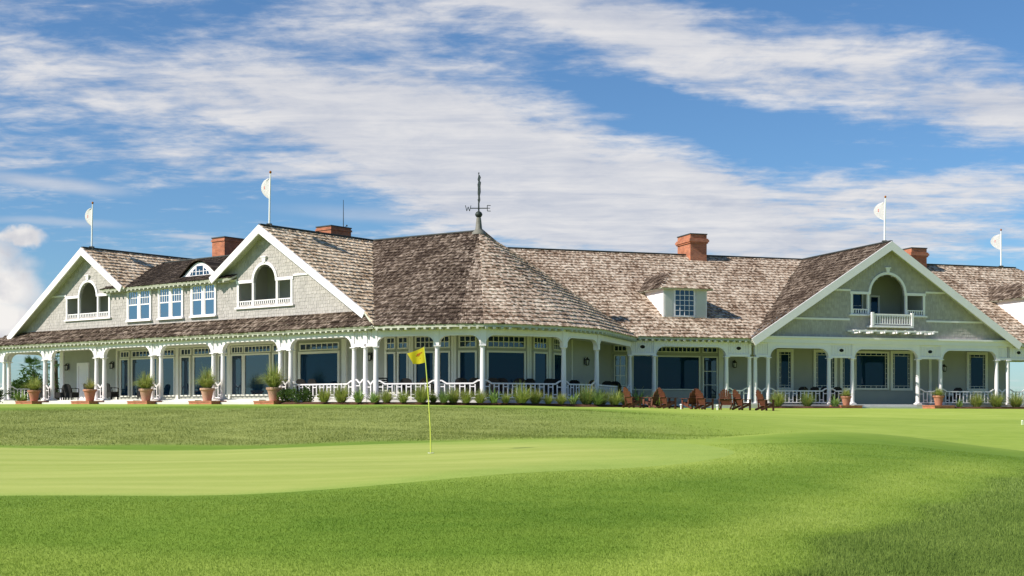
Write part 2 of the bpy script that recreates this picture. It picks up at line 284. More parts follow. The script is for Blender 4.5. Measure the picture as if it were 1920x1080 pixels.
# ------------------------------------------------------------------ mesh building
class MB:
    def __init__(s): s.v = []; s.f = []; s.smooth = False
    def add(s, vs, fs):
        o = len(s.v); s.v += [tuple(p) for p in vs]; s.f += [tuple(i+o for i in f) for f in fs]; return s
    def box(s, x0, x1, y0, y1, z0, z1):
        return s.add([(x0,y0,z0),(x1,y0,z0),(x1,y1,z0),(x0,y1,z0),(x0,y0,z1),(x1,y0,z1),(x1,y1,z1),(x0,y1,z1)],
                     [(0,3,2,1),(4,5,6,7),(0,1,5,4),(1,2,6,5),(2,3,7,6),(3,0,4,7)])
    def bar(s, a, b, wd, th, up=(0,0,1)):
        a, b = Vector(a), Vector(b); d = (b-a).normalized(); u = Vector(up); r = d.cross(u)
        if r.length < 1e-4: r = d.cross(Vector((1,0,0)))
        r.normalize(); u = r.cross(d).normalized(); vs = []
        for p in (a, b):
            for i, j in ((-1,-1),(1,-1),(1,1),(-1,1)): vs.append(p + r*(i*wd/2) + u*(j*th/2))
        return s.add(vs, [(0,1,2,3),(7,6,5,4),(0,4,5,1),(1,5,6,2),(2,6,7,3),(3,7,4,0)])
    def tube(s, pts, rad, n=8):
        pts = [Vector(p) for p in pts]; rr = rad if isinstance(rad, (list, tuple)) else [rad]*len(pts); o = len(s.v); s.smooth = True
        for i, p in enumerate(pts):
            d = (pts[min(i+1, len(pts)-1)] - pts[max(i-1, 0)]).normalized(); r = d.cross(Vector((0,1,0)))
            if r.length < .1: r = d.cross(Vector((1,0,0)))
            r.normalize(); u = r.cross(d)
            for k in range(n):
                t = 2*math.pi*k/n; s.v.append(tuple(p + (r*math.cos(t)+u*math.sin(t))*rr[i]))
        for i in range(len(pts)-1):
            for k in range(n): s.f.append((o+i*n+k, o+i*n+(k+1)%n, o+(i+1)*n+(k+1)%n, o+(i+1)*n+k))
        s.f.append(tuple(o+k for k in range(n))[::-1]); s.f.append(tuple(o+(len(pts)-1)*n+k for k in range(n))); return s
    def lathe(s, prof, n=16, c=(0,0)):
        o = len(s.v); s.smooth = True
        for r, z in prof:
            for k in range(n):
                t = 2*math.pi*k/n; s.v.append((c[0]+r*math.cos(t), c[1]+r*math.sin(t), z))
        for i in range(len(prof)-1):
            for k in range(n): s.f.append((o+i*n+k, o+i*n+(k+1)%n, o+(i+1)*n+(k+1)%n, o+(i+1)*n+k))
        s.f.append(tuple(o+k for k in range(n))[::-1]); s.f.append(tuple(o+(len(prof)-1)*n+k for k in range(n))); return s
    def prism_xz(s, loops, y0, y1):
        """polygon with holes in the x-z plane, extruded from y0 (front) to y1"""
        tri = tessellate_polygon([[Vector((p[0], p[1], 0)) for p in lp] for lp in loops]); flat = [p for lp in loops for p in lp]; n = len(flat)
        vs = [(p[0], y0, p[1]) for p in flat] + [(p[0], y1, p[1]) for p in flat]; fs = []
        for t in tri: fs.append(tuple(t)); fs.append(tuple(i+n for i in t[::-1]))
        o = 0
        for lp in loops:
            k = len(lp)
            for i in range(k): fs.append((o+i, o+(i+1)%k, n+o+(i+1)%k, n+o+i))
            o += k
        return s.add(vs, fs)
    def slab(s, pts, th):
        """planar polygon given in space, given thickness below its normal"""
        P = [Vector(p) for p in pts]; nrm = Vector((0,0,0))
        for i in range(len(P)): nrm += P[i].cross(P[(i+1) % len(P)])
        nrm.normalize()
        if nrm.z < 0: P = P[::-1]; nrm = -nrm
        k = len(P); vs = P + [p - nrm*th for p in P]
        return s.add(vs, [tuple(range(k)), tuple(range(2*k-1, k-1, -1))] + [(i, k+i, k+(i+1)%k, (i+1)%k) for i in range(k)])
    def mesh(s, name, m):
        me = bpy.data.meshes.new(name); me.from_pydata(s.v, [], s.f); me.materials.append(MATS[m])
        if s.smooth:
            me.polygons.foreach_set('use_smooth', [True]*len(me.polygons)); me.set_sharp_from_angle(angle=R_(35))
        me.update(); return me

class Frame:
    def __init__(s, x, y, deg): s.o = Vector((x, y, 0)); s.a = R_(deg); s.c, s.s = math.cos(s.a), math.sin(s.a)
    def P(s, x, y, z): return Vector((s.o.x + s.c*x - s.s*y, s.o.y + s.s*x + s.c*y, z))
L_ = Frame(-7.683, 70.0, -38.3)      # left wing: local x runs along the front, y into the building
Rt = Frame(15.212, 83.4, 18.0)       # right wing
W0 = Frame(0, 0, 0)
ZF_L, ZF_B, ZF_R = .62, .52, .34     # porch floor levels

def tag(o, label=None, cat=None, group=None, kind=None):
    for k, v in (('label', label), ('category', cat), ('group', group), ('kind', kind)):
        if v: o[k] = v
    return o
def thing(name, loc, label, cat, group=None, rz=0):
    o = bpy.data.objects.new(name, None); C.objects.link(o); o.location = loc; o.rotation_euler = (0, 0, rz); o.empty_display_size = .2
    return tag(o, label, cat, group)
def child(name, me, parent, loc=(0,0,0), rz=0, label=None, kind=None):
    o = bpy.data.objects.new(name, me); C.objects.link(o); o.parent = parent; o.location = loc; o.rotation_euler = (0, 0, rz)
    return tag(o, label, None, None, kind)
def top(name, me, loc=(0,0,0), label=None, cat=None, group=None, kind=None, rz=0):
    o = bpy.data.objects.new(name, me); C.objects.link(o); o.location = loc; o.rotation_euler = (0,0,rz); return tag(o, label, cat, group, kind)
def copy_tree(o, parent=None):
    c = o.copy(); C.objects.link(c)
    if parent is not None: c.parent = parent
    for ch in o.children: copy_tree(ch, c)
    return c

# ------------------------------------------------------------------ terrain
CTRL = [(-4.92,12.8,-1.6),(-2.32,12.6,-1.57),(0,12.4,-1.55),(2.15,12.2,-1.52),(4.61,12,-1.5),(-5.61,14.6,-1.35),(0,14.3,-1.33),(3.64,14.2,-1.32),(-6.91,18,-1.16),(-3.67,18,-1.15),(0,19,-.99),(2.86,21,-.94),(-11.33,29.5,-.87),(-7.2,29.5,-.91),(-1.61,26.4,-.87),(0,30,-.7),(2.98,31,-.67),(-3.17,22,-.99),(1.34,24,-.88),(4.22,31,-.72),(6.08,31,-.52),(7.44,31,-.5),(8.4,30,-.56),(9.12,28.5,-.73),(9.72,27,-.92),(5.18,24,-.79),(4.21,19.5,-1.03),(5.52,20,-1.06),(3.56,16.5,-1.27),(7.06,21,-1.11),(5.88,17.5,-1.34),(8.45,22,-1.07),(6.39,17,-1.31),(5.76,15,-1.39),(4.44,15,-1.39),(-17.66,46,-.15),(-8.1,44,-.14),(0,43,-.15),(5.1,44,-.26),(10.8,50,-.44),(17.47,52,-.52),(-26.88,70,.22),(-11.96,65,.23),(-1.36,62,.17),(10.06,74,.09),(23.68,80,.06),(31.58,84,.03),(7.8,37,-.92),(10.2,38,-1.0),(12.7,35,-1.12),(14.5,33,-1.25),(18,45,-.7),(-20,85,.35),(-35,95,.38),(-8,72,.28),(0,70,.22),(10,82,.1),(25,88,.08),(40,93,.05),(0,90,.2),(-20,105,.3),(30,110,.1),(-70,20,-1.2),(-70,60,-.1),(-70,110,.3),(70,20,-1.2),(70,60,-.4),(70,110,0),(0,-15,-1.75),(-30,0,-1.6),(30,0,-1.6),(0,4,-1.75),(0,150,.1),(-70,150,.2),(70,150,.1),(-70,-20,-1.6),(70,-20,-1.6)]
_A = np.array(CTRL, float); _S = _A[:, :2]; _n = len(_A)
def _phi(r): return np.where(r > 0, r*r*np.log(r+1e-9), 0)
_K = _phi(np.linalg.norm(_S[:, None]-_S[None], axis=2)) + np.eye(_n)*2.0
_Pm = np.c_[np.ones(_n), _S]; _M = np.block([[_K, _Pm], [_Pm.T, np.zeros((3, 3))]])
_sol = np.linalg.solve(_M, np.r_[_A[:, 2], 0, 0, 0])
def gz(x, y):
    x = np.atleast_1d(np.asarray(x, float)).ravel(); y = np.atleast_1d(np.asarray(y, float)).ravel(); out = np.empty(len(x))
    for i in range(0, len(x), 20000):
        xs, ys = np.clip(x[i:i+20000], -68, 68), np.clip(y[i:i+20000], -20, 148)
        r = np.sqrt((xs[:, None]-_S[:, 0])**2 + (ys[:, None]-_S[:, 1])**2)
        out[i:i+20000] = _phi(r)@_sol[:_n] + _sol[_n] + _sol[_n+1]*xs + _sol[_n+2]*ys
    return out + .018*np.sin(x*.9+y*.4)*np.sin(y*.7-x*.2)*(np.abs(y-40) < 28)
def g1(x, y): return float(gz(x, y)[0])
def sstep(a, b, t): t = np.clip((t-a)/(b-a), 0, 1); return t*t*(3-2*t)
# outline of the putting green on the ground
GREEN = [(-13.5,18.3),(-9,17.9),(-5.2,17.8),(-3.7,18.0),(-2.2,18.6),(-.9,19.2),(0,19.8),(1.0,20.6),(2.2,21.6),(3.2,22.6),(3.9,23.7),(4.2,25.0),(4.0,26.6),(3.4,28.2),(2.3,29.6),(.6,30.4),(-1.6,30.4),(-4,30.0),(-6.2,29.6),(-8.5,29.5),(-11,30.2),(-14,30.6),(-17,29),(-18.5,25),(-17,20)]
def smooth_poly(p, it=3):
    p = np.array(p, float)
    for _ in range(it): q = np.roll(p, -1, 0); p = np.stack([.75*p+.25*q, .25*p+.75*q], 1).reshape(-1, 2)
    return p
GP = smooth_poly(GREEN)
def inside(poly, x, y):
    c = np.zeros(len(x), bool); j = len(poly)-1
    for i in range(len(poly)):
        xi, yi = poly[i]; xj, yj = poly[j]
        if yi != yj: c ^= ((yi > y) != (yj > y)) & (x < (xj-xi)*(y-yi)/(yj-yi)+xi)
        j = i
    return c
def dist_poly(poly, x, y):
    d = np.full(len(x), 1e9)
    for i in range(len(poly)):
        a = poly[i]; b = poly[(i+1) % len(poly)]; e = b-a; t = np.clip(((x-a[0])*e[0]+(y-a[1])*e[1])/(e@e), 0, 1)
        d = np.minimum(d, np.hypot(x-a[0]-t*e[0], y-a[1]-t*e[1]))
    return np.where(inside(poly, x, y), -d, d)
def zones(x, y):
    n = .5*np.sin(x*.55+1)+.4*np.sin(x*1.3+y*.3)
    rough = sstep(30.6, 31.6, y + .35*n) * (1-sstep(47, 54, y + 1.2*n)) * (1-sstep(-1, 9, x + 1.2*n + .8*np.sin(y*.6)))
    # darker, longer grass beyond the diagonal mowing line at right
    t = ((x-2.2) - (y-12.2)*.60)*.85 + .12*np.sin(y*1.9) + .08*np.sin(x*4+y)
    dark = sstep(-.08, .38, t) * (1-sstep(22.5, 25, y)) * (x > 0)
    dark = np.clip(dark + .6*np.exp(-((y-33.4)/1.0)**2)*sstep(7.2, 9, x)*(1-sstep(12.5, 14.5, x)), 0, 1)  # plus shading of the hollow behind the mound, painted into the grass colour
    gd = dist_poly(GP, x, y)
    apron = (1-sstep(.0, 2.6, gd)) * sstep(-3, 2.5, x)
    near = (1-sstep(12.6, 13.5, y + .25*n + .12*x)) * (1-sstep(1, 3, x))
    crest_highlight = np.exp(-((y-31.2+.12*np.abs(x-7)**1.3)/1.3)**2) * sstep(3.2, 5.5, x) * (1-sstep(10, 12, x))  # highlight along the top of the mound, painted into the grass colour
    diag = np.exp(-((t+.75)/.75)**2) * (1-sstep(22, 26, y)) * sstep(-.5, 1.5, x)
    lawnb = sstep(56, 60, y)
    ap = np.clip(apron*.75 + near*.6 + crest_highlight*.7 + diag*.7 + lawnb*.75 + .7*sstep(30, 36, y)*sstep(2, 8, x), 0, 1)
    return np.stack([rough, dark, ap, np.ones(len(x))], 1)
def axis(segs):
    out = []
    for a, b, st in segs: out += list(np.arange(a, b, st))
    return np.array(out + [segs[-1][1]])
ax = axis([(-6000,-1000,1000),(-1000,-200,200),(-200,-70,26),(-70,-30,2.5),(-30,-12,.9),(-12,12,.3),(12,30,.9),(30,70,2.5),(70,200,26),(200,1000,200),(1000,6000,1000)])
ay = axis([(-6000,-1000,1000),(-1000,-100,150),(-100,-20,16),(-20,8,2),(8,35,.3),(35,70,.8),(70,110,2.5),(110,150,8),(150,400,50),(400,1000,200),(1000,6000,1000)])
def grid_mesh(name, X, Y, m, dz=0.0):
    gx, gy = np.meshgrid(X, Y); x, y = gx.ravel(), gy.ravel(); z = gz(x, y) + dz
    far = np.maximum(np.abs(x)/70, np.abs(y-60)/95); z = np.where(far > 1, z - np.minimum((far-1)*.4, 2.0), z)
    nx, ny = len(X), len(Y); idx = np.arange(nx*ny).reshape(ny, nx)
    q = np.stack([idx[:-1,:-1], idx[:-1,1:], idx[1:,1:], idx[1:,:-1]], -1).reshape(-1, 4)
    me = bpy.data.meshes.new(name); me.from_pydata(np.stack([x, y, z], 1).tolist(), [], q.tolist()); me.materials.append(MATS[m])
    a = me.color_attributes.new('zone', 'FLOAT_COLOR', 'POINT'); a.data.foreach_set('color', zones(x, y).ravel())
    me.polygons.foreach_set('use_smooth', [True]*len(me.polygons)); me.update(); return me
top('lawn', grid_mesh('lawn', ax, ay, 'lawn'), label='mown fairway grass rolling up to the clubhouse', kind='structure')
# putting green: draped sheet just above the lawn
def draped(name, poly, m, step, dz):
    lo, hi = poly.min(0), poly.max(0); xs = np.arange(lo[0]+step/2, hi[0], step); ys = np.arange(lo[1]+step/2, hi[1], step)
    gx, gy = np.meshgrid(xs, ys); px, py = gx.ravel(), gy.ravel(); d = dist_poly(poly, px, py); k = d < -step*.45; pts = np.stack([px[k], py[k]], 1)
    from mathutils.geometry import delaunay_2d_cdt
    b = [Vector(p) for p in poly]; vv = b + [Vector(p) for p in pts]
    r = delaunay_2d_cdt(vv, [], [list(range(len(b)))], 1, 1e-5)
    V2 = np.array([tuple(p) for p in r[0]]); z = gz(V2[:, 0], V2[:, 1]) + dz*np.clip(-dist_poly(poly, V2[:, 0], V2[:, 1])/.25 + .08, .08, 1)
    me = bpy.data.meshes.new(name); me.from_pydata(np.c_[V2, z].tolist(), [], [tuple(f) for f in r[2]]); me.materials.append(MATS[m])
    edge = 1 - sstep(0.0, .35 + 3.2*sstep(-4, 2.5, V2[:, 0]), -dist_poly(poly, V2[:, 0], V2[:, 1]) + .35*np.sin(V2[:, 0]*1.7)*np.sin(V2[:, 1]*1.3)*sstep(-2, 3, V2[:, 0]))
    a = me.color_attributes.new('zone', 'FLOAT_COLOR', 'POINT'); a.data.foreach_set('color', np.stack([edge*.9, edge*0, edge*0, edge*0+1], 1).astype(np.float32).ravel())
    me.polygons.foreach_set('use_smooth', [True]*len(me.polygons)); me.update(); return me
top('putting_green', draped('putting_green', GP, 'green', .3, .006), label='pale closely mown putting green around the yellow flag', kind='structure')

# ------------------------------------------------------------------ clubhouse
ROOT = Vector((-2.0, 76.0, .2))
club = thing('clubhouse', ROOT, 'long grey shingled clubhouse with cedar roofs, white porch columns and round bay', 'clubhouse')
def part(name, mb, m, fr=W0, loc=(0,0,0), rz=0, parent=None, kind=None, label=None):
    me = mb if isinstance(mb, bpy.types.Mesh) else mb.mesh(name, m)
    if parent is None:
        o = child(name, me, club, fr.P(*loc)-ROOT, fr.a+rz, label, kind)
    else: o = child(name, me, parent, loc, rz, label, kind)
    return o

def shingle_mb(loops, exposure, wmin, wmax, thick, seed, nrm=None, bold=True, to_local=None):
    """courses of separate tapered shingles over a polygon (first loop outer, others openings)"""
    rs = np.random.default_rng(seed); P = [np.array(p, float) for p in loops[0]]; o = P[0]
    n = np.zeros(3)
    for i in range(len(P)): n += np.cross(P[i], P[(i+1) % len(P)])
    n /= np.linalg.norm(n)
    if nrm is not None:
        if n@np.array(nrm) < 0: n = -n
    elif n[2] < 0: n = -n
    h = np.cross((0, 0, 1), n); h /= np.linalg.norm(h); s = np.cross(n, h)
    if s[2] < 0: s = -s
    lp2 = [[((np.array(p)-o)@h, (np.array(p)-o)@s) for p in lp] for lp in loops]
    smin = min(p[1] for p in lp2[0]); smax = max(p[1] for p in lp2[0]); V = []; Fc = []
    nc = int((smax-smin)/exposure)+1
    for c in range(nc):
        s0 = smin + c*exposure; sm = min(s0+exposure*.5, smax-.01); xs = []
        for lp in lp2:
            for i in range(len(lp)):
                (xa, ya), (xb, yb) = lp[i], lp[(i+1) % len(lp)]
                if (ya > sm) != (yb > sm): xs.append(xa+(xb-xa)*(sm-ya)/(yb-ya))
        xs.sort(); bt = thick*(2.4 if (bold and c % 2 == 0) else .9)
        for a, b in zip(xs[::2], xs[1::2]):
            x = a
            while x < b-.01:
                x1 = min(x+rs.uniform(wmin, wmax), b)
                if b-x1 < wmin*.5: x1 = b
                j = rs.normal(0, exposure*.06) if c else rs.uniform(-.04, .0); t = bt*rs.uniform(.65, 1.35); t2 = t*rs.uniform(.8, 1.2)
                sb = s0+j; st = min(s0+exposure*1.3, smax+.03); g = .006; k = len(V)
                for (u, v_, q) in ((x+g, sb, t), (x1-g, sb+rs.normal(0, exposure*.02), t2), (x+g, sb, -.01), (x1-g, sb, -.01), (x+g, st, .006), (x1-g, st, .006)):
                    V.append(o + h*u + s*v_ + n*q)
                Fc += [(k, k+1, k+5, k+4), (k+2, k+3, k+1, k), (k+2, k, k+4), (k+1, k+3, k+5)]
                x = x1
    mb = MB(); mb.v = [tuple(p) for p in V]; mb.f = Fc; return mb
_sd = [100]
def roof(pts, fr, m, exposure=.215, wmin=.07, wmax=.18, thick=.024, label=None, th=.10):
    """one roof plane: deck slab + its cedar shingles, pts in frame coordinates"""
    _sd[0] += 1
    w3 = [fr.P(*p) - ROOT for p in pts]
    d = MB().slab([p - Vector((0, 0, .02)) for p in w3], th)
    ro = child('roof', d.mesh('roof', 'eave_paint'), club, label=label)
    child('roof_shingles', shingle_mb([w3], exposure, wmin, wmax, thick, _sd[0]).mesh('roof_shingles', m), ro, kind='stuff')
    return ro
def ridge_cap(a, b, fr=W0, wd=.22, th=.07):
    part('ridge_cap', MB().bar(fr.P(*a)-ROOT, fr.P(*b)-ROOT, wd, th), 'ridge_metal', parent=club)

# --- roof planes
ZL, ZR = 10.45, 10.80
sl = .63
T = (-1.95, 78.2, ZL)                                  # peak over the round bay
B = L_.P(-8.6, 9.36, ZL); E1 = L_.P(1.1, -.5, 4.34)
E3, E4, E5, E6 = (-1.43, 67.26, 4.34), (3.06, 69.82, 4.34), (5.07, 72.57, 4.34), (7.61, 80.62, 4.36)
M0 = Rt.P(-12.9, 10.5, ZR); G = Rt.P(9.45, 10.5, ZR)
E6r = Rt.P(-8.2, -.5, 4.40)
roof([(-8.6,.22,ZL),(-.35,.22,5.26),(1.1,-.5,4.34),(-8.6,9.36,ZL)], L_, 'cedar_tan_lit')
roof([(-8.6,.22,ZL),(-13.1,.22,7.615),(-13.1,9.36,7.615),(-8.6,9.36,ZL)], L_, 'cedar_brown')
roof([(-25.8,.22,ZL),(-21.3,.22,7.615),(-21.3,9.36,7.615),(-25.8,9.36,ZL)], L_, 'cedar_tan_lit')
roof([(-25.8,.22,ZL),(-34.4,.22,5.03),(-34.4,9.36,5.03),(-25.8,9.36,ZL)], L_, 'cedar_brown')
roof([(-36.2,-.55,4.34),(1.0,-.55,4.34),(-.35,.80,5.27),(-35,.80,5.27)], L_, 'cedar_brown', exposure=.24, thick=.03)
roof([(-36.2,-.55,4.34),(-35,.80,5.27),(-35,9,5.27),(-36.2,9,4.34)], L_, 'cedar_brown', exposure=.24)
roof([(-24,.32,7.66),(-11.2,.32,7.66),(-11.2,5.2,9.75),(-24,5.2,9.75)], L_, 'cedar_dark', thick=.018)
roof([(-24,9.6,7.7),(-11.2,9.6,7.7),(-11.2,5.2,9.75),(-24,5.2,9.75)], L_, 'cedar_brown')
roof([T, B, E1], W0, 'cedar_brown')
Em, E3a, E3b = (-5.0, 68.02, 4.34), (-2.75, 67.36, 4.34), (.45, 67.95, 4.34)
roof([T, E1, Em], W0, 'cedar_brown'); roof([T, Em, E3a], W0, 'cedar_brown'); roof([T, E3a, E3], W0, 'cedar_mid'); roof([T, E3, E3b], W0, 'cedar_grey')
roof([T, E3b, E4], W0, 'cedar_grey'); roof([T, E4, E5], W0, 'cedar_grey'); roof([T, E5, E6], W0, 'cedar_grey')
roof([T, E6, M0], W0, 'cedar_grey')
roof([M0, E6r, Rt.P(-.5,-.5,4.42), G], W0, 'cedar_grey')
roof([(9.45,10.5,ZR),(19.6,-.5,4.42),(38,-.5,4.42),(27.9,10.5,ZR)], Rt, 'cedar_grey')
roof([(27.9,10.5,ZR),(38,-.5,4.42),(38,21.5,4.42)], Rt, 'cedar_brown')
roof([(9.45,-.62,ZR),(-.55,-.62,4.40),(9.45,10.5,ZR)], Rt, 'cedar_brown')
roof([(9.45,-.62,ZR),(19.45,-.62,4.40),(9.45,10.5,ZR)], Rt, 'cedar_grey')
# rear slopes
Bk = L_.P(-8.6, 9.36, ZL)
roof([(-12.9,10.5,ZR),(27.9,10.5,ZR),(38,21.5,4.42),(-12.9,21.5,4.42)], Rt, 'cedar_brown', exposure=.5)
X1, X2 = Rt.P(-12.9,21.5,4.42), L_.P(-8.6,20,4.34)
for tri in ([T, M0, X2], [T, X2, Bk], [M0, X1, X2]): roof(tri, W0, 'cedar_brown', exposure=.5)
for a, b, fr in (((-8.6,.22,ZL+.05),(-8.6,9.3,ZL+.05),L_), ((-25.8,.22,ZL+.05),(-25.8,9.3,ZL+.05),L_), ((-24,5.2,9.79),(-11.2,5.2,9.79),L_),
                 ((9.45,-.6,ZR+.05),(9.45,10.5,ZR+.05),Rt), ((-12.9,10.5,ZR+.06),(27.9,10.5,ZR+.06),Rt)): ridge_cap(a, b, fr)
ridge_cap((T[0],T[1],T[2]+.05), (B.x,B.y,B.z+.05))

# --- eaves: fascia board with rafter tails under the roof edge
def eave(a, b, z, fr, tails=True):
    A, Bv = fr.P(*a, 0), fr.P(*b, 0); d = Bv-A; ln = d.length; f = Frame(A.x, A.y, math.degrees(math.atan2(d.y, d.x)))
    mb = MB().box(0, ln, .03, .09, z-.15, z-.02)
    mb.box(0, ln, .09, .62, z-.13, z-.10)
    o = part('eave_board', mb, 'eave_paint', f)
    if tails:
        tb = MB(); n = int(ln/.42)
        for i in range(n): tb.box(i*.42+.1, i*.42+.22, -.03, .5, z-.25, z-.152)
        part('rafter_tails', tb, 'eave_paint', parent=o, kind='stuff')
eave((-36.2,-.5),(1.0,-.5),4.34,L_); eave((-23.8,.34),(-11.4,.34),7.66,L_)
for a, b in ((E1,Em),(Em,E3a),(E3a,E3),(E3,E3b),(E3b,E4),(E4,E5),(E5,E6)): eave(a[:2], b[:2], 4.34, W0)
eave((-8.2,-.5),(-.6,-.5),4.42,Rt); eave((19.6,-.5),(37.5,-.5),4.42,Rt)

# --- gable ends: rake boards, shingled walls with arched loggias
def rake(apex, ends, y, fr, wd=.40, th=.09):
    ax_, az_ = apex
    for ex, ez in ends:
        dx, dz = ex-ax_, ez-az_; l = math.hypot(dx, dz); nx, nz = dz/l, -dx/l
        if nz > 0: nx, nz = -nx, -nz
        tp = (ax_, az_+.02); bt = (ax_, az_-wd*l/abs(dx))
        poly = [tp, (ex, ez+.02), (ex+nx*wd, ez+nz*wd), bt]
        part('rake_board', MB().prism_xz([poly], y-th, y), 'trim', fr)
        poly2 = [(tp[0], tp[1]-.10), (ex, ez-.10), (ex+nx*.18, ez-.10+nz*.18), (bt[0], tp[1]-.10-.22)]
        part('rake_soffit', MB().prism_xz([poly2], y, y+.62), 'eave_paint', fr)
rake((-8.6, ZL), [(-.2, 5.16), (-12.95, 7.71)], .22, L_)
rake((-25.8, ZL), [(-21.45, 7.71), (-34.5, 4.97)], .22, L_)
rake((9.45, ZR), [(-.6, 4.37), (19.5, 4.37)], -.62, Rt, .46)

def arch_pts(c, r, zs, n=18): return [(c + r*math.cos(math.pi*i/n), zs + r*math.sin(math.pi*i/n)) for i in range(n+1)]
def pall_loop(xl, xr, z0, zt, c, r, zs): return [(xl, z0), (xr, z0), (xr, zt), (c+r, zt), (c+r, zs)] + arch_pts(c, r, zs)[1:-1] + [(c-r, zs), (c-r, zt), (xl, zt)]
def shingled_wall(loops, y, fr, m='shingle_paint', th=.14, exposure=.19, name='gable_wall'):
    o = part(name, MB().prism_xz(loops, y, y+th), m, fr)
    l3 = [[(p[0], y, p[1]) for p in lp] for lp in loops]; _sd[0] += 1
    part('wall_shingles', shingle_mb(l3, exposure, .12, .26, .022, _sd[0], nrm=(0,-1,0), bold=False), m, parent=o, kind='stuff'); return o
def loggia(fr, y, xl, xr, p1, p2, z0, zt, c, r, zs, depth=2.0, keyz=None, balcony=False):
    # recess behind the opening
    mb = MB(); yb = y+.14; zc = zs+r+.15
    mb.box(xl-.15, xl-.02, yb, yb+depth, z0-.3, zc); mb.box(xr+.02, xr+.15, yb, yb+depth, z0-.3, zc)
    mb.box(xl-.15, xr+.15, yb+depth, yb+depth+.1, z0-.3, zc); mb.box(xl-.15, xr+.15, yb, yb+depth, z0-.4, z0-.3); mb.box(xl-.15, xr+.15, yb, yb+depth, zc, zc+.1)
    rec = part('loggia_recess', mb, 'porch_wall', fr)
    # casing: side boards, heads, posts, arch ring, sill
    f = part('loggia_frame', MB().box(xl-.16, xl, y-.06, y+.06, z0, zt+.0), 'trim', fr)
    mb = MB(); mb.box(xr, xr+.16, y-.06, y+.06, z0, zt); part('casing_board', mb, 'trim', parent=f)
    for a, b in ((xl-.16, c-r), (c+r, xr+.16)): part('head_board', MB().box(a-(.05 if a < c-r else 0), b+(.05 if b > c+r else 0), y-.075, y+.06, zt, zt+.17), 'trim', parent=f)
    for px in (p1, p2):
        part('post', MB().box(px-.075, px+.075, y-.05, y+.10, z0, zs), 'trim', parent=f)
    ring = [(c+r, zs)] + arch_pts(c, r, zs)[1:-1] + [(c-r, zs)]; outer = [(c-(r+.16), zs)] + arch_pts(c, r+.16, zs)[::-1][1:-1] + [(c+r+.16, zs)]
    part('arch_ring', MB().prism_xz([ring+outer], y-.085, y+.05), 'trim', parent=f)
    kz = zs+r+.10
    part('keystone', MB().prism_xz([[(c-.09, kz), (c+.09, kz), (c+.15, kz+.30), (c-.15, kz+.30)]], y-.13, y-.02), 'trim', parent=f)
    part('keystone_cap', MB().box(c-.20, c+.20, y-.16, y-.02, kz+.301, kz+.37), 'trim', parent=f)
    part('sill', MB().box(xl-.28, xr+.28, y-.14, y+.06, z0-.10, z0), 'trim', parent=f)
    # little balustrades between the posts
    for a, b in ((xl, p1-.075), (p1+.075, p2-.075), (p2+.075, xr)):
        if balcony and a > xl and b < xr: continue
        rr = part('balustrade', MB().box(a, b, y-.02, y+.05, z0+.30, z0+.36), 'trim', parent=f)
        mb = MB(); n = max(2, int((b-a)/.17))
        for i in range(n): xx = a+(i+.5)*(b-a)/n; mb.box(xx-.035, xx+.035, y, y+.035, z0+.04, z0+.30)
        mb.box(a, b, y-.01, y+.04, z0+.001, z0+.04)
        part('baluster_row', mb, 'trim', parent=f, kind='stuff')
    return rec, f

H2 = pall_loop(-11.02, -6.61, 5.92, 7.30, -8.79, .92, 7.36)
H1 = pall_loop(-28.24, -23.69, 5.92, 7.30, -25.93, .92, 7.36)
shingled_wall([[(-34.0, 5.05), (-.55, 5.05), (-8.6, 10.22), (-12.9, 7.62), (-21.4, 7.62), (-25.8, 10.22)], H1, H2], .80, L_)
loggia(L_, .80, -11.02, -6.61, -9.80, -7.76, 5.92, 7.30, -8.79, .92, 7.36)
loggia(L_, .80, -28.24, -23.69, -26.98, -24.86, 5.92, 7.30, -25.93, .92, 7.36)
for a, b in ((-12.3, -11.2), (-6.4, -3.9), (-30.6, -28.4), (-23.5, -22.4)): part('belt_board', MB().box(a, b, .73, .80, 7.475, 7.58), 'trim', L_)
rw = pall_loop(6.99, 12.25, 6.12, 7.42, 9.56, 1.27, 7.47)
shingled_wall([[(-.25, 4.62), (19.15, 4.62), (9.45, 10.5)], rw], .02, Rt)
loggia(Rt, .02, 6.99, 12.25, 8.14, 10.98, 6.12, 7.42, 9.56, 1.27, 7.47, 2.4, balcony=True)
for a, b in ((5.0, 6.8), (12.45, 14.3)): part('belt_board', MB().box(a, b, -.06, .02, 7.60, 7.72), 'trim', Rt)
for a, b in ((1.9, 6.75), (12.5, 17.2)): part('belt_board', MB().box(a, b, -.05, .02, 5.72, 5.84), 'trim', Rt)
# balcony of the right gable, trellis shelf under it, door and glass inside
bal = part('balcony', MB().box(8.02, 11.12, -.62, .02, 5.28, 5.40), 'trim', Rt)
part('handrail', MB().box(8.05, 11.10, -.60, -.50, 6.06, 6.15), 'trim', parent=bal)
part('side_rail', MB().box(8.05, 8.15, -.499, .0, 6.06, 6.15).box(11.0, 11.10, -.499, .0, 6.06, 6.15), 'trim', parent=bal)
part('bottom_rail', MB().box(8.05, 11.10, -.58, -.52, 5.47, 5.53), 'trim', parent=bal)
for xx in (8.10, 11.05): part('newel', MB().box(xx-.08, xx+.08, -.63, -.47, 5.401, 6.24), 'trim', parent=bal)
for i in range(15):
    xx = 8.10 + 2.95*(i+1)/16; part('baluster', MB().box(xx-.032, xx+.032, -.57, -.53, 5.53, 6.06), 'trim', parent=bal)
tr = part('trellis_shelf', MB().box(6.5, 12.75, -.95, -.86, 4.98, 5.07).box(6.5, 12.75, -.25, -.16, 4.98, 5.07), 'trim', Rt)
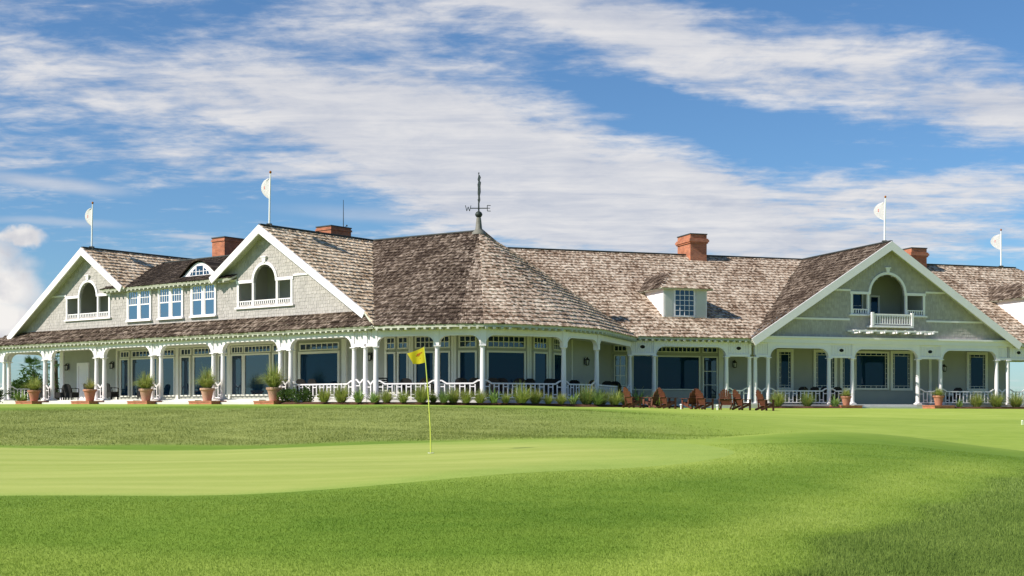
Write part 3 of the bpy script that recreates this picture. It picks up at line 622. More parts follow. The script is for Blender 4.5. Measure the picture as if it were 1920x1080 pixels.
for i in range(7): xx = 6.9 + i*5.45/6; part('bracket', MB().box(xx-.05, xx+.05, -1.05, .019, 4.87, 4.978), 'trim', parent=tr)
mb = MB()
for i in range(9): xx = 6.7 + i*5.85/8; mb.box(xx-.02, xx+.02, -.90, -.2, 5.072, 5.09)
part('lath', mb, 'trim', parent=tr, kind='stuff')

# --- windows
def window(fr, x0, x1, z0, z1, y, cols=1, rows=1, casing=.10, proud=.08, gm='glass', fm='porch_casing', parent=None, loc0=(0,0,0), bar=.028, sill=False, label=None, rail=None):
    cx, w_, h_ = (x0+x1)/2, x1-x0, z1-z0
    mb = MB(); c = casing
    mb.box(-w_/2-c, -w_/2, -proud, 0, 0, h_); mb.box(w_/2, w_/2+c, -proud, 0, 0, h_)
    mb.box(-w_/2-c, w_/2+c, -proud-.004, 0, h_, h_+c); mb.box(-w_/2-c, w_/2+c, -proud-.004-(.06 if sill else 0), 0, -c*.8, 0)
    f = part('window', mb, fm, fr, (cx, y, z0), parent=parent, label=label)
    part('pane', MB().box(-w_/2, w_/2, -.028, -.012, 0, h_), gm, parent=f)
    if cols > 1 or rows > 1 or rail:
        g = MB()
        zt0 = 0
        if rail:
            zt0 = rail*h_; g.box(-w_/2, w_/2, -.055, -.0285, zt0-.035, zt0+.035); zt0 += .035
        for i in range(1, cols): xx = -w_/2+i*w_/cols; g.box(xx-bar/2, xx+bar/2, -.050, -.0285, zt0, h_)
        for j in range(1, rows): zz = zt0+j*(h_-zt0)/rows; g.box(-w_/2, w_/2, -.049, -.0285, zz-bar/2, zz+bar/2)
        part('glazing_bar', g, fm, parent=f, kind='stuff')
    return f
YW = 3.2
def porch_wall(fr, x0, x1, y, z0, z1, th=.2): return part('porch_wall', MB().box(x0, x1, y, y+th, z0, z1), 'porch_wall', fr)
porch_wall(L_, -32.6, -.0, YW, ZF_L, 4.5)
part('side_wall', MB().box(-32.6, -32.4, YW+.2, 14, ZF_L, 5.3), 'porch_wall', L_)
part('wall_corner', MB().box(-32.75, -32.35, YW-.10, YW+.1, ZF_L, 4.1), 'trim', L_)
door = part('door', MB().box(-30.55, -29.55, YW-.05, YW, ZF_L, 3.0), 'trim', L_)
part('door_frame', MB().box(-30.72, -30.55, YW-.09, YW, ZF_L, 3.2).box(-29.55, -29.38, YW-.09, YW, ZF_L, 3.2).box(-30.55, -29.55, YW-.09, YW, 3.0, 3.2), 'trim', parent=door)
def door_set(x0, x1, lights, glass):
    """tall glazed opening with a row of small top lights"""
    for a, b, n in lights: window(L_, a, b, 3.48, 3.79, YW, n, 1, .07, .07, bar=.05)
    for a, b in glass: window(L_, a, b, .92, 3.28, YW, 1, 1, .10, .09)
    part('casing_board', MB().box(x0-.12, x0, YW-.12, YW, ZF_L, 4.0), 'porch_casing', L_); part('casing_board', MB().box(x1, x1+.12, YW-.12, YW, ZF_L, 4.0), 'porch_casing', L_)
    part('head_board', MB().box(x0-.12, x1+.12, YW-.125, YW, 3.905, 4.02), 'porch_casing', L_)
door_set(-26.1, -19.9, [(-25.75,-24.9,3),(-24.5,-21.9,7),(-21.5,-20.15,4)], [(-25.74,-24.95),(-24.5,-21.9),(-21.55,-20.15)])
door_set(-19.65, -14.75, [(-19.4,-18.5,3),(-18.1,-16.05,6),(-15.7,-14.95,3)], [(-19.41,-18.6),(-18.12,-16.05),(-15.7,-14.95)])
door_set(-14.65, -9.75, [(-14.5,-13.55,4),(-13.3,-11.05,7),(-10.72,-10.0,3)], [(-14.5,-13.55),(-13.3,-11.1),(-10.72,-10.0)])
window(L_, -8.4, -5.3, 3.48, 3.78, YW, 7, 1, .08, .07, bar=.05); window(L_, -8.4, -5.3, 1.35, 3.22, YW, 1, 1, .14, .10, gm='glass_deep')
part('casing_board', MB().box(-9.1, -8.75, YW-.12, YW, ZF_L, 4.0), 'porch_casing', L_); part('casing_board', MB().box(-4.95, -4.6, YW-.12, YW, ZF_L, 4.0), 'porch_casing', L_)
# bay walls
VB = [(-6.98,73.3),(-5.46,72.2),(-3.10,71.2),(-1.62,70.9),(.92,72.0),(2.06,73.4),(3.43,76.6),(6.23,83.85)]
BW = {0: [(.19,.70,'d'),(1.04,1.61,'d')], 1: [(.34,1.35,'w'),(1.77,2.27,'w')], 2: [(.35,1.17,'w')], 3: [(.37,2.45,'w')], 4: [(.42,1.46,'w')], 5: [(.56,1.87,'d')]}
BF = []
for i in range(len(VB)-1):
    a, b = VB[i], VB[i+1]; ln = math.hypot(b[0]-a[0], b[1]-a[1]); f = Frame(a[0], a[1], math.degrees(math.atan2(b[1]-a[1], b[0]-a[0]))); BF.append((f, ln))
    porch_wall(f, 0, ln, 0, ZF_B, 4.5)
    for x0, x1, k in BW.get(i, []):
        n = max(2, round((x1-x0)/.28)); window(f, x0, x1, 3.36, 3.90, 0, n, 2, .08, .07, bar=.04)
        window(f, x0, x1, 1.42 if k == 'w' else .95, 3.05, 0, 1, 1, .10, .09, gm='glass_deep')
    if i < 6:
        for xx in (0.0, ln-.14): part('casing_board', MB().box(xx, xx+.14, -.06, 0, ZF_B, 4.02), 'porch_casing', f)
# right wing porch wall (one opening left for the see-through window)
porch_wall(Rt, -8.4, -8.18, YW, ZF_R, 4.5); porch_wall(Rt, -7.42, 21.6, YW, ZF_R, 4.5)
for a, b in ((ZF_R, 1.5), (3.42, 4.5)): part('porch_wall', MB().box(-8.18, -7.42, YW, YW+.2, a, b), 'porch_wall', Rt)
window(Rt, -8.18, -7.42, 3.72, 3.99, YW, 3, 1, .07, .07, bar=.05); window(Rt, -8.16, -7.44, 1.52, 3.38, YW, 2, 3, .07, .07, gm='glass_clear', bar=.05)
window(Rt, -6.91, -5.5, 1.30, 3.40, YW, 1, 1, .09, .09, gm='glass_deep')
window(Rt, -5.22, -2.35, 3.72, 3.97, YW, 10, 1, .07, .07, bar=.05); window(Rt, -5.24, -2.35, 1.32, 3.36, YW, 1, 1, .09, .09, gm='glass_deep')
window(Rt, -2.02, -1.10, 3.72, 3.97, YW, 3, 1, .07, .07, bar=.05); window(Rt, -2.0, -1.10, .72, 3.34, YW, 1, 3, .09, .09, bar=.04)
part('casing_board', MB().box(-.95, -.62, YW-.10, YW, ZF_R, 4.0), 'porch_casing', Rt)
def leaded(x0, x1, z0, z1, c=.2):
    f = window(Rt, x0, x1, z0, z1, YW, 1, 1, c, .10, gm='glass_deep'); w_, h_ = x1-x0, z1-z0; g = MB()
    for xx in (-w_/2+.13, w_/2-.13): g.box(xx-.014, xx+.014, -.045, -.0285, 0, h_)
    for zz in (.15, h_-.15): g.box(-w_/2, w_/2, -.044, -.0285, zz-.014, zz+.014)
    n = int(h_/.3)
    for i in range(1, n):
        zz = i*h_/n
        for s in (-1, 1): g.box(min(s*w_/2, s*(w_/2-.12)), max(s*w_/2, s*(w_/2-.12)), -.043, -.0285, zz-.012, zz+.012)
    n = max(2, int(w_/.4))
    for i in range(1, n):
        xx = -w_/2 + i*w_/n
        for za, zb in ((0, .14), (h_-.14, h_)): g.box(xx-.012, xx+.012, -.043, -.0285, za, zb)
    part('glazing_bar', g, 'porch_casing', parent=f, kind='stuff')
for a, b in ((3.45,4.30),(6.2,7.56),(8.2,9.0),(9.15,11.65),(12.1,13.43),(18.2,19.5)): leaded(a, b, 1.45, 3.78, .2 if b-a < 1.4 else .14)
part('wall_panel', MB().box(8.1, 13.6, YW-.06, YW-.001, ZF_R, 1.18), 'porch_wall', Rt)
part('casing_board', MB().box(14.95, 15.15, YW-.08, YW, ZF_R, 4.0), 'porch_casing', Rt)
part('side_wall', MB().box(21.4, 21.6, YW+.2, 14, ZF_R, 4.5), 'porch_wall', Rt)
porch_wall(Rt, 33.5, 36, YW, ZF_R, 4.5)
# rear walls with gaps of daylight
part('rear_wall', MB().box(-4.5, 21, 20.3, 20.5, .2, 4.5), 'porch_wall', Rt)
part('rear_wall', MB().box(-32.4, -6, 15, 15.2, .3, 7.5), 'porch_wall', L_)
for xx in (-25.8, -8.6): part('gable_wall', MB().prism_xz([[(xx-8.2, 5.0), (xx+8.2, 5.0), (xx, 10.2)]], 9.2, 9.34), 'shingle_paint', L_)
# upper windows between the two left gables
for x0, x1 in ((-21.70,-19.24),(-18.53,-16.11),(-15.37,-13.03)):
    f = part('window_surround', MB().box(x0, x0+.14, .70, .80, 5.60, 7.45).box(x1-.14, x1, .70, .80, 5.60, 7.45).box((x0+x1)/2-.13, (x0+x1)/2+.13, .70, .80, 5.60, 7.45).box(x0, x1, .695, .80, 7.45, 7.56).box(x0-.06, x1+.06, .62, .80, 5.50, 5.60), 'trim', L_)
    for a, b in ((x0+.14, (x0+x1)/2-.13), ((x0+x1)/2+.13, x1-.14)): window(L_, a+.05, b-.05, 5.66, 7.38, .78, 4, 2, .05, .05, fm='trim', gm='glass_sky', rail=.52, bar=.035)
window(Rt, 8.25, 9.25, 5.9, 7.9, 2.54, 1, 2, .10, .08, fm='trim', gm='glass_deep'); leaf = window(Rt, 9.95, 10.5, 5.85, 7.5, 2.54, 1, 1, .12, .08, fm='trim', gm='glass_deep')
window(Rt, 7.05, 7.9, 6.0, 7.6, 2.54, 1, 1, .06, .06, fm='trim', gm='glass_deep')
# eyebrow dormer on the roof between the gables
cx, zb = -15.25, 8.06
def brow(hw, h, n=22): return [(cx+hw*(2*i/n-1), zb+h*math.cos(math.pi*(2*i/n-1)/2)**1.35) for i in range(n+1)]
fo = brow(1.75, .84)
eb = part('eyebrow_dormer', MB().prism_xz([fo[::-1]], 1.30, 1.42), 'trim', L_)
mbv = MB(); up = brow(2.0, 1.02)
for i in range(len(up)-1):
    (xa, za), (xb, zb2) = up[i], up[i+1]
    mbv.add([(xa, 1.12, za), (xb, 1.12, zb2), (xb, 3.9, zb2+.02), (xa, 3.9, za+.02), (xa, 1.12, za-.09), (xb, 1.12, zb2-.09)], [(0,1,2,3),(4,5,1,0)])
part('eyebrow_roof', mbv, 'cedar_dark', parent=eb)
for (a, b, hh) in ((-16.17,-15.65,.36),(-15.55,-14.95,.62),(-14.85,-14.33,.36)):
    if hh > .5: poly = [(a, zb+.08), (b, zb+.08), (b, zb+hh), (a, zb+hh)]
    elif a < cx-.5: poly = [(a, zb+.08), (b, zb+.08), (b, zb+.50), (a+.12, zb+.26)]
    else: poly = [(a, zb+.08), (b, zb+.08), (b-.12, zb+.26), (a, zb+.50)]
    pn = part('pane', MB().prism_xz([poly], 1.285, 1.30), 'glass', parent=eb)
    mb = MB(); xm = (a+b)/2; mb.box(xm-.018, xm+.018, 1.27, 1.284, zb+.08, zb+min(hh, .4)); mb.box(a, b, 1.272, 1.284, zb+.27, zb+.30)
    part('glazing_bar', mb, 'trim', parent=eb, kind='stuff')
part('sill', MB().box(cx-1.85, cx+1.85, 1.18, 1.36, zb-.10, zb-.001), 'trim', parent=eb)

# --- porch floors, ceilings, base skirts
CB = [(-7.1,69.6),(-3.84,68.5),(-1.49,67.8),(2.72,70.2),(4.62,72.8),tuple(Rt.P(-8.5,0,0)[:2])]
pf = part('porch_floor', MB().box(-35.6, .25, -.22, YW, -.3, ZF_L), 'stone', L_)
part('porch_floor', MB().slab([(*p, ZF_B) for p in [L_.P(.26,-.2,0)[:2]] + [(p[0]*1.0, p[1]-.2) for p in CB] + [Rt.P(-8.4,3.2,0)[:2]] + [L_.P(.26,3.2,0)[:2]]], .7), 'stone')
part('porch_floor', MB().box(-8.3, 36, -.22, YW, -.3, ZF_R), 'stone', Rt)
part('porch_ceiling', MB().box(-35.6, .0, .12, YW, 4.03, 4.10), 'porch_ceiling', L_)
part('porch_ceiling', MB().slab([(*p, 4.11) for p in [L_.P(.05,.12,0)[:2]] + [(p[0], p[1]+.12) for p in CB] + [Rt.P(-8.4,3.2,0)[:2]] + [L_.P(.05,3.2,0)[:2]]], .07), 'porch_ceiling')
part('porch_ceiling', MB().box(-8.3, 36, .12, YW, 4.04, 4.11), 'porch_ceiling', Rt); part('porch_ceiling', MB().box(21.6, 36, YW, 20, 4.04, 4.11), 'porch_ceiling', Rt)

# --- columns and arched porch beams
def col_meshes(h):
    s = MB(); prof = [(.135, .16), (.137, h*.30), (.130, h*.6), (.112, h-.16)]; s.lathe(prof, 16)
    b = MB(); b.box(-.19, .19, -.19, .19, 0, .07); b.lathe([(.185,.071),(.195,.10),(.185,.125),(.15,.13),(.155,.16)], 16)
    c = MB(); c.lathe([(.115,h-.16),(.135,h-.15),(.135,h-.13),(.115,h-.12),(.12,h-.09),(.165,h-.055)], 16); c.box(-.175, .175, -.175, .175, h-.0549, h)
    return s.mesh('column', 'trim'), b.mesh('column_base', 'trim'), c.mesh('capital', 'trim')
ZC = 3.30
CM = {z: col_meshes(ZC-z) for z in (ZF_L, ZF_B, ZF_R)}
def column(fr, x, y, z):
    s, b, c = CM[z]; o = part('column', s, None, fr, (x, y, z)); child('column_base', b, o); child('capital', c, o); return o
def arch_beam(fr, x0, x1, zt, zcrown=3.86, rad=.58, th=.24, y=0, name='arched_beam'):
    """beam over one bay, its underside curving down onto the capitals; fr local x along the bay"""
    mb = MB(); xs = [x0, x0+.10]; n = 8
    r = min(rad, (x1-x0)/2-.12)
    for i in range(n+1): xs.append(x0+.101 + r*(1-math.cos(math.pi/2*i/n)))
    for i in range(n, -1, -1): xs.append(x1-.101 - r*(1-math.cos(math.pi/2*i/n)))
    xs += [x1-.10, x1]
    def zb_(x):
        d = min(x-x0, x1-x)-.10
        if d <= 0: return ZC
        if d >= r: return zcrown
        return ZC + (zcrown-ZC)*math.sqrt(max(0, 1-(1-d/r)**2))
    for a, b in zip(xs[:-1], xs[1:]):
        if b-a < 1e-5: continue
        za, zb2 = zb_(a+1e-6), zb_(b-1e-6)
        mb.add([(a,y-th/2,za),(b,y-th/2,zb2),(b,y+th/2,zb2),(a,y+th/2,za),(a,y-th/2,zt),(b,y-th/2,zt),(b,y+th/2,zt),(a,y+th/2,zt)], [(0,3,2,1),(4,5,6,7),(0,1,5,4),(2,3,7,6)])
    o = part(name, mb, 'trim', fr)
    # proud moulding along the arch edge
    m2 = MB()
    for a, b in zip(xs[2:-2], xs[3:-2]):
        if b-a < 1e-5: continue
        za, zb2 = zb_(a+1e-6), zb_(b-1e-6)
        m2.add([(a,y-th/2-.025,za-.004),(b,y-th/2-.025,zb2-.004),(b,y-th/2,zb2-.004),(a,y-th/2,za-.004),(a,y-th/2-.025,za+.07),(b,y-th/2-.025,zb2+.07),(b,y-th/2,zb2+.07),(a,y-th/2,za+.07)], [(0,3,2,1),(4,5,6,7),(0,1,5,4)])
    m2.box(x0, x1, y-th/2-.03, y-th/2, zt-.08, zt-.001)
    part('beam_moulding', m2, 'trim', parent=o)
    return o
def pair_beam(fr, x0, x1, zt, vent=False, y=0, th=.24):
    """short beam over a pair of columns with a slatted panel above it"""
    mb = MB(); mb.box(x0, x1, y-th/2, y+th/2, ZC, ZC+.14); mb.box(x0+.08, x1-.08, y-.06, y+.06, ZC+.14, zt-.001)
    mb.box(x0-.08, x0+.08, y-th/2+.003, y+th/2-.003, ZC+.14, zt); mb.box(x1-.08, x1+.08, y-th/2+.003, y+th/2-.003, ZC+.14, zt)
    o = part('pair_beam', mb, 'trim', fr)
    s = MB(); n = max(3, int((x1-x0-.2)/.11))
    for i in range(n): xx = x0+.1+(i+.5)*(x1-x0-.2)/n; s.box(xx-.03, xx+.03, y-.085, y-.0601, ZC+.16, zt-.10)
    part('panel_slat', s, 'trim', parent=o, kind='stuff')
    if vent:
        cxv, czv = (x0+x1)/2, ZC+.14+(zt-ZC-.14)*.45
        e = [(cxv+.17*math.cos(t*math.pi/10), czv+.11*math.sin(t*math.pi/10)) for t in range(20)]
        e2 = [(cxv+.24*math.cos(t*math.pi/10), czv+.17*math.sin(t*math.pi/10)) for t in range(20)]
        part('oval_vent', MB().prism_xz([e], y-.10, y-.086), 'dark_room', parent=o); part('vent_ring', MB().prism_xz([e2, e], y-.115, y-.084), 'trim', parent=o)
ZT = 4.21
lx = []
for k in range(6): lx += [(-5.76*k-.84, -5.76*k)]
lx += [(-35.4, -34.55)]
for k, (a, b) in enumerate(lx):
    column(L_, a, 0, ZF_L); column(L_, b, 0, ZF_L); pair_beam(L_, a, b, ZT)
    if k < 6: arch_beam(L_, lx[k+1][1], a, ZT)
for k, yy in enumerate((.86, 3.75)): column(L_, -35.4, yy, ZF_L)
FE = Frame(*L_.P(-35.4, 0, 0)[:2], 90-38.3)
pair_beam(FE, 0, .86, ZT-.004); arch_beam(FE, .86, 3.75, ZT)
# round bay
corner = tuple(L_.P(0, 0, 0)[:2])
for p in CB[:-1]:
    f = Frame(p[0], p[1], 0); column(f, 0, 0, ZF_B)
seq = [corner] + CB
for i in range(1, len(seq)-1):
    a, b, c = seq[i-1], seq[i], seq[i+1]; an = math.degrees(math.atan2(c[1]-a[1], c[0]-a[0]))
    part('corner_post', MB().box(-.15, .15, -.145, .145, ZC+.002, ZT-.01), 'trim', Frame(b[0], b[1], an))
for i in range(len(seq)-1):
    a, b = seq[i], seq[i+1]; ln = math.hypot(b[0]-a[0], b[1]-a[1]); f = Frame(a[0], a[1], math.degrees(math.atan2(b[1]-a[1], b[0]-a[0])))
    if i == 0: pair_beam(f, .12, ln, ZT-.003)
    else: arch_beam(f, 0, ln, ZT-.003*(i % 2), .55 and 3.80, .52)
# right wing
rc = [-8.5, -6.9, -2.0, -.41, 0, .9, 5.25, 6.96, 11.87, 13.6, 18.0, 18.87, 20.5, 25.0, 26.6, 31.2, 32.8]
for x in rc: column(Rt, x, 0, ZF_R)
for a, b, t in ((-8.5,-6.9,'v'),(-6.9,-2.0,'a'),(-2.0,-.41,'v')):
    (pair_beam(Rt, a, b, 4.27, True) if t == 'v' else arch_beam(Rt, a, b, 4.27))
for a, b, t in ((0,.9,'p'),(.9,5.25,'a'),(5.25,6.96,'v'),(6.96,11.87,'a'),(11.87,13.6,'v'),(13.6,18.0,'a'),(18.0,18.87,'p')):
    (arch_beam(Rt, a, b, 4.20, 3.88) if t == 'a' else pair_beam(Rt, a, b, 4.20, t == 'v'))
part('gable_fascia', MB().box(-.3, 19.2, -.20, .2, 4.201, 4.62), 'trim', Rt)
part('fascia_cornice', MB().box(-.42, 19.3, -.30, -.2, 4.50, 4.62), 'trim', Rt)
for a, b, t in ((18.87,20.5,'v'),(20.5,25.0,'a'),(25.0,26.6,'v'),(26.6,31.2,'a'),(31.2,32.8,'v')):
    (pair_beam(Rt, a, b, 4.27, True) if t == 'v' else arch_beam(Rt, a, b, 4.27))

# --- railings with lattice balusters and swept-up ends
def railing(fr, x0, x1, z, y=0):
    ln = x1-x0; zt, zb = z+.82, z+.12; sw = min(.38, ln*.28)
    mb = MB(); e = .13
    mb.bar((x0+e, y, zt+.16), (x0+e+sw*.35, y, zt+.15), .07, .07); mb.bar((x0+e+sw*.3, y, zt+.155), (x0+e+sw, y, zt), .07, .07)
    mb.bar((x0+e+sw-.02, y, zt), (x1-e-sw+.02, y, zt), .08, .075)
    mb.bar((x1-e-sw, y, zt), (x1-e-sw*.3, y, zt+.155), .07, .07); mb.bar((x1-e-sw*.35, y, zt+.15), (x1-e, y, zt+.16), .07, .07)
    o = part('railing', mb, 'trim', fr)
    part('bottom_rail', MB().box(x0+e, x1-e, y-.03, y+.03, zb-.06, zb), 'trim', parent=o)
    n = max(2, int(round((ln-2*e)/.27)))
    sp = (ln-2*e)/n
    lat = MB()
    for i in range(n):
        xa = x0+e+i*sp
        zz = zt-.16 if i % 2 == 0 else zb+.14
        lat.box(xa, xa+sp, y-.019, y+.019, zz-.024, zz+.024)
    part('lattice_bar', lat, 'trim', parent=o, kind='stuff')
    for i in range(1, n): part('baluster', bal_mesh[0], None, parent=o, loc=(x0+e+i*sp, y, zb))
bal_mesh = [MB().box(-.026, .026, -.022, .022, 0, .665).mesh('baluster', 'trim')]
for k, (a, b) in enumerate(lx):
    railing(L_, a, b, ZF_L-.02)
railing(L_, lx[1][1], lx[0][0], ZF_L-.08)
railing(FE, .86, 3.75, ZF_L)
for i in range(1, len(seq)-1):
    a, b = seq[i], seq[i+1]; ln = math.hypot(b[0]-a[0], b[1]-a[1]); f = Frame(a[0], a[1], math.degrees(math.atan2(b[1]-a[1], b[0]-a[0])))
    railing(f, 0, ln, ZF_B)
f = Frame(*corner, math.degrees(math.atan2(CB[0][1]-corner[1], CB[0][0]-corner[0]))); railing(f, 0, math.hypot(CB[0][0]-corner[0], CB[0][1]-corner[1]), ZF_B)
for a, b in ((-2.0,-.41),(0,.9),(.9,5.25),(5.25,6.96),(11.87,13.6),(13.6,18.0),(18.0,18.87),(18.87,20.5)): railing(Rt, a, b, ZF_R+.02)
part('low_panel', MB().box(-6.7, -2.2, 2.9, 3.0, ZF_R, 1.2), 'porch_wall', Rt)

# --- chimneys
def chimney(fr, x0, x1, y0, y1, z0, zt, corbel):
    o = part('chimney', MB().box(-(x1-x0)/2, (x1-x0)/2, -(y1-y0)/2, (y1-y0)/2, 0, zt-z0), 'brick', fr, ((x0+x1)/2, (y0+y1)/2, z0))
    w_, d_, h = (x1-x0)/2, (y1-y0)/2, zt-z0
    if corbel:
        m = MB()
        for k, (e, a, b) in enumerate(((.07, .62, .52), (.13, .519, .36), (.08, .359, .28))): m.box(-w_-e, w_+e, -d_-e, d_+e, h-a, h-b)
        part('corbel', m, 'brick', parent=o)
    else: part('corbel', MB().box(-w_-.05, w_+.05, -d_-.05, d_+.05, h-.22, h-.10), 'brick', parent=o)
    part('chimney_cap', MB().box(-w_-.04, w_+.04, -d_-.04, d_+.04, h+.001, h+.07), 'ridge_metal', parent=o)
chimney(L_, -19.9, -18.65, 6.0, 7.8, 7.5, 11.15, False)
chimney(L_, -13.9, -12.55, 9.6, 11.4, 8.5, 11.75, False)
chimney(Rt, .2, 1.45, 9.7, 11.8, 9.0, 12.20, True)
chimney(Rt, 17.9, 19.2, 9.4, 11.4, 9.0, 11.85, True)

# --- hipped dormer with shutters on the right wing; a second one at the far right
def dormer(x0, x1, zb, zt, y, wx0, wx1, wz0, wz1, shutters=True):
    pitch = (ZR-4.42)/11.0
    yb = (zt-4.42)/pitch-.5
    mb = MB()
    n0 = len(mb.v)
    mb.add([(x0,y,zb-.2),(x1,y,zb-.2),(x1,y,zt),(x0,y,zt),(x0,yb+.2,zt),(x1,yb+.2,zt),(x0,y+.1,zb-.2),(x1,y+.1,zb-.2)], [(0,1,2,3),(0,3,4,6),(1,7,5,2),(3,2,5,4)])
    d = part('dormer', mb, 'trim', Rt)
    xc = (x0+x1)/2; zr = zt+1.15; o = .32; yr = y+1.5; yrb = (zr-4.42)/pitch-.5
    A_, B_, Cc, D_ = (x0-o, y-o, zt-.03), (x1+o, y-o, zt-.03), (x1+o, yb+.1, zt-.03), (x0-o, yb+.1, zt-.03); R1, R2 = (xc-.35, yr, zr), (xc+.35, yr, zr); R3 = (xc+.35, yrb+.2, zr); R4 = (xc-.35, yrb+.2, zr)
    for pts, mm in (([A_, B_, R2, R1], 'cedar_grey'), ([A_, R1, R4, D_], 'cedar_brown'), ([B_, Cc, R3, R2], 'cedar_grey'), ([R1, R2, R3, R4], 'cedar_grey')):
        part('dormer_roof', MB().slab(pts, .07), 'eave_paint', parent=d)
        if pts[0] != R1:
            _sd[0] += 1; part('roof_shingles', shingle_mb([[tuple(Vector(p)+Vector((0,0,.015))) for p in pts]], .24, .14, .28, .02, _sd[0]), mm, parent=d, kind='stuff')
    window(Rt, wx0, wx1, wz0, wz1, 0, 4, 5, .10, .05, fm='trim', parent=d, bar=.035).location = ((wx0+wx1)/2, y, wz0)
    if shutters:
        for a, b in ((x0+.05, wx0-.16), (wx1+.16, x1-.05)):
            s = MB().box(a, b, y-.05, y-.001, wz0-.05, wz1+.05)
            zz = wz0+.05
            while zz < wz1-.05:
                s.box(a+.07, b-.07, y-.062, y-.051, zz, zz+.035); zz += .075
            part('shutter', s, 'shutter_paint', parent=d)
    for a, b in ((x0-.01, x0+.1), (x1-.1, x1+.01)): part('corner_board', MB().box(a, b, y-.03, y+.08, zb-.15, zt), 'trim', parent=d)
dormer(-5.44, -2.45, 5.80, 7.62, 1.85, -4.62, -3.36, 5.92, 7.50)
dormer(21.7, 24.7, 5.80, 7.72, 1.85, 22.5, 23.8, 5.92, 7.50)

# --- peak flashing under the weather vane
part('peak_flashing', MB().lathe([(.44, 10.26), (.36, 10.42), (.25, 10.52), (.20, 10.60), (.16, 11.0), (.13, 11.26)], 10), 'lead', Frame(T[0], T[1], 0))
#@@REST@@
# ------------------------------------------------------------------ things on and around the clubhouse
def ground(p, dz=0): return Vector((p[0], p[1], g1(p[0], p[1])+dz))

# roof flags
def flag_mesh(w_, h_, nu=8, nv=12, seed=0, th=.012):
    mb = MB(); mb.smooth = True; P = []
    for j in range(nv+1):
        t = j/nv; wd = w_*(.10 + .90*math.sin(math.pi*min(1, .06+t*.94))**.75)*(1-.18*t) if t > 0 else w_*.12
        for i in range(nu+1):
            s = i/nu; P.append((-wd*s, .045*math.sin(s*4.2+t*2.4+seed)*s, -t*h_ - .10*s*math.sin(math.pi*s)*(1-t)))
    n = len(P); W = nu+1
    vs = P + [(x, y+th, z) for x, y, z in P]; fs = []
    for j in range(nv):
        for i in range(nu): a = j*W+i; fs += [(a, a+1, a+W+1, a+W), (n+a+W, n+a+W+1, n+a+1, n+a)]
    for j in range(nv):
        for i in (0, nu): a = j*W+i; fs.append((a, a+W, n+a+W, n+a))
    mb.add(vs, fs)
    em = MB(); em.smooth = True
    pick = [(4, 4), (4, 5)]
    for (i, j) in pick:
        a = j*W+i; q = [P[a], P[a+1], P[a+W+1], P[a+W]]; c = [sum(p[k] for p in q)/4 for k in range(3)]
        em.add([(c[0]+(p[0]-c[0])*.7, p[1]-.006, c[2]+(p[2]-c[2])*.7) for p in q], [(0,1,2,3)])
    return mb.mesh('flag', 'flag_white'), em.mesh('emblem', 'emblem_red')
def flagpole(p, h, label, seed, lean=.06):
    t = thing('flagpole', p, label, 'flagpole', 'flagpoles on the roof ridges')
    child('pole', MB().tube([(0,0,-.1),(lean*.3,0,h*.5),(lean,0,h)], [.055,.05,.035], 10).mesh('pole', 'pole_white'), t)
    child('pole_base', MB().box(-.14,.14,-.14,.14,-.08,.10).mesh('pole_base', 'ridge_metal'), t)
    child('finial', MB().lathe([(.02,h),(.06,h+.04),(.075,h+.09),(.05,h+.14),(.015,h+.17)], 10, (lean, 0)).mesh('finial', 'emblem_brown'), t)
    fm, em = flag_mesh(.84, 1.2, seed=seed); f = child('flag', fm, t, (lean*.8-.03, 0, h*.92), R_(-38)); child('emblem', em, f)
flagpole(L_.P(-25.8, .95, ZL+.06), 2.85, 'white flagpole with white flag on the far left gable peak', 1)
flagpole(L_.P(-8.6, .95, ZL+.06), 2.95, 'white flagpole with white flag on the second gable from the left', 2)
flagpole(Rt.P(9.45, .15, ZR+.06), 2.85, 'white flagpole with white flag on the blue-grey right gable peak', 3)
flagpole(Rt.P(26.6, 10.5, ZR+.06), 2.75, 'white flagpole with white flag at the far right end of the ridge', 4, .0)
# antenna by the second chimney
a = thing('roof_antenna', L_.P(-12.75, 10.9, 10.2), 'thin dark whip antenna rising beside a brick chimney', 'antenna')
child('mast', MB().tube([(0,0,0),(0,0,2.0),(0,0,3.4)], [.03,.025,.016], 8).mesh('mast', 'black_metal'), a)
child('sensor_knob', MB().tube([(0,0,1.62),(.22,0,1.70)], .012, 6).lathe([(.01,1.66),(.05,1.69),(.05,1.76),(.01,1.79)], 8, (.22,0)).mesh('sensor_knob', 'black_metal'), a)
# weather vane
v = thing('weather_vane', (T[0], T[1], 11.25), 'dark green weather vane with compass letters on the round bay peak', 'weather vane')
child('ball', MB().lathe([(.08,0),(.16,.06),(.215,.16),(.215,.22),(.16,.32),(.07,.38)], 16).mesh('ball', 'verdigris'), v)
child('rod', MB().tube([(0,0,.3),(0,0,1.4),(0,0,2.62)], [.05,.035,.02], 8).mesh('rod', 'verdigris'), v)
child('cross_arm', MB().tube([(-.50,0,.56),(.50,0,.56)], .028, 8).mesh('cross_arm', 'verdigris'), v)
child('cross_arm', MB().tube([(0,-.50,.56),(0,.50,.56)], .028, 8).mesh('cross_arm', 'verdigris'), v)
def letter(strokes, cx, cz=.56, s=.165):
    mb = MB()
    for (x0, z0, x1, z1) in strokes: mb.bar((x0*s, 0, z0*s), (x1*s, 0, z1*s), .034, .034, up=(0,1,0))
    return mb.mesh('letter', 'verdigris')
LW = [(-1,1,-.5,-1),(-.5,-1,0,.5),(0,.5,.5,-1),(.5,-1,1,1)]; LE = [(-.6,1,-.6,-1),(-.6,1,.6,1),(-.6,0,.4,0),(-.6,-1,.6,-1)]
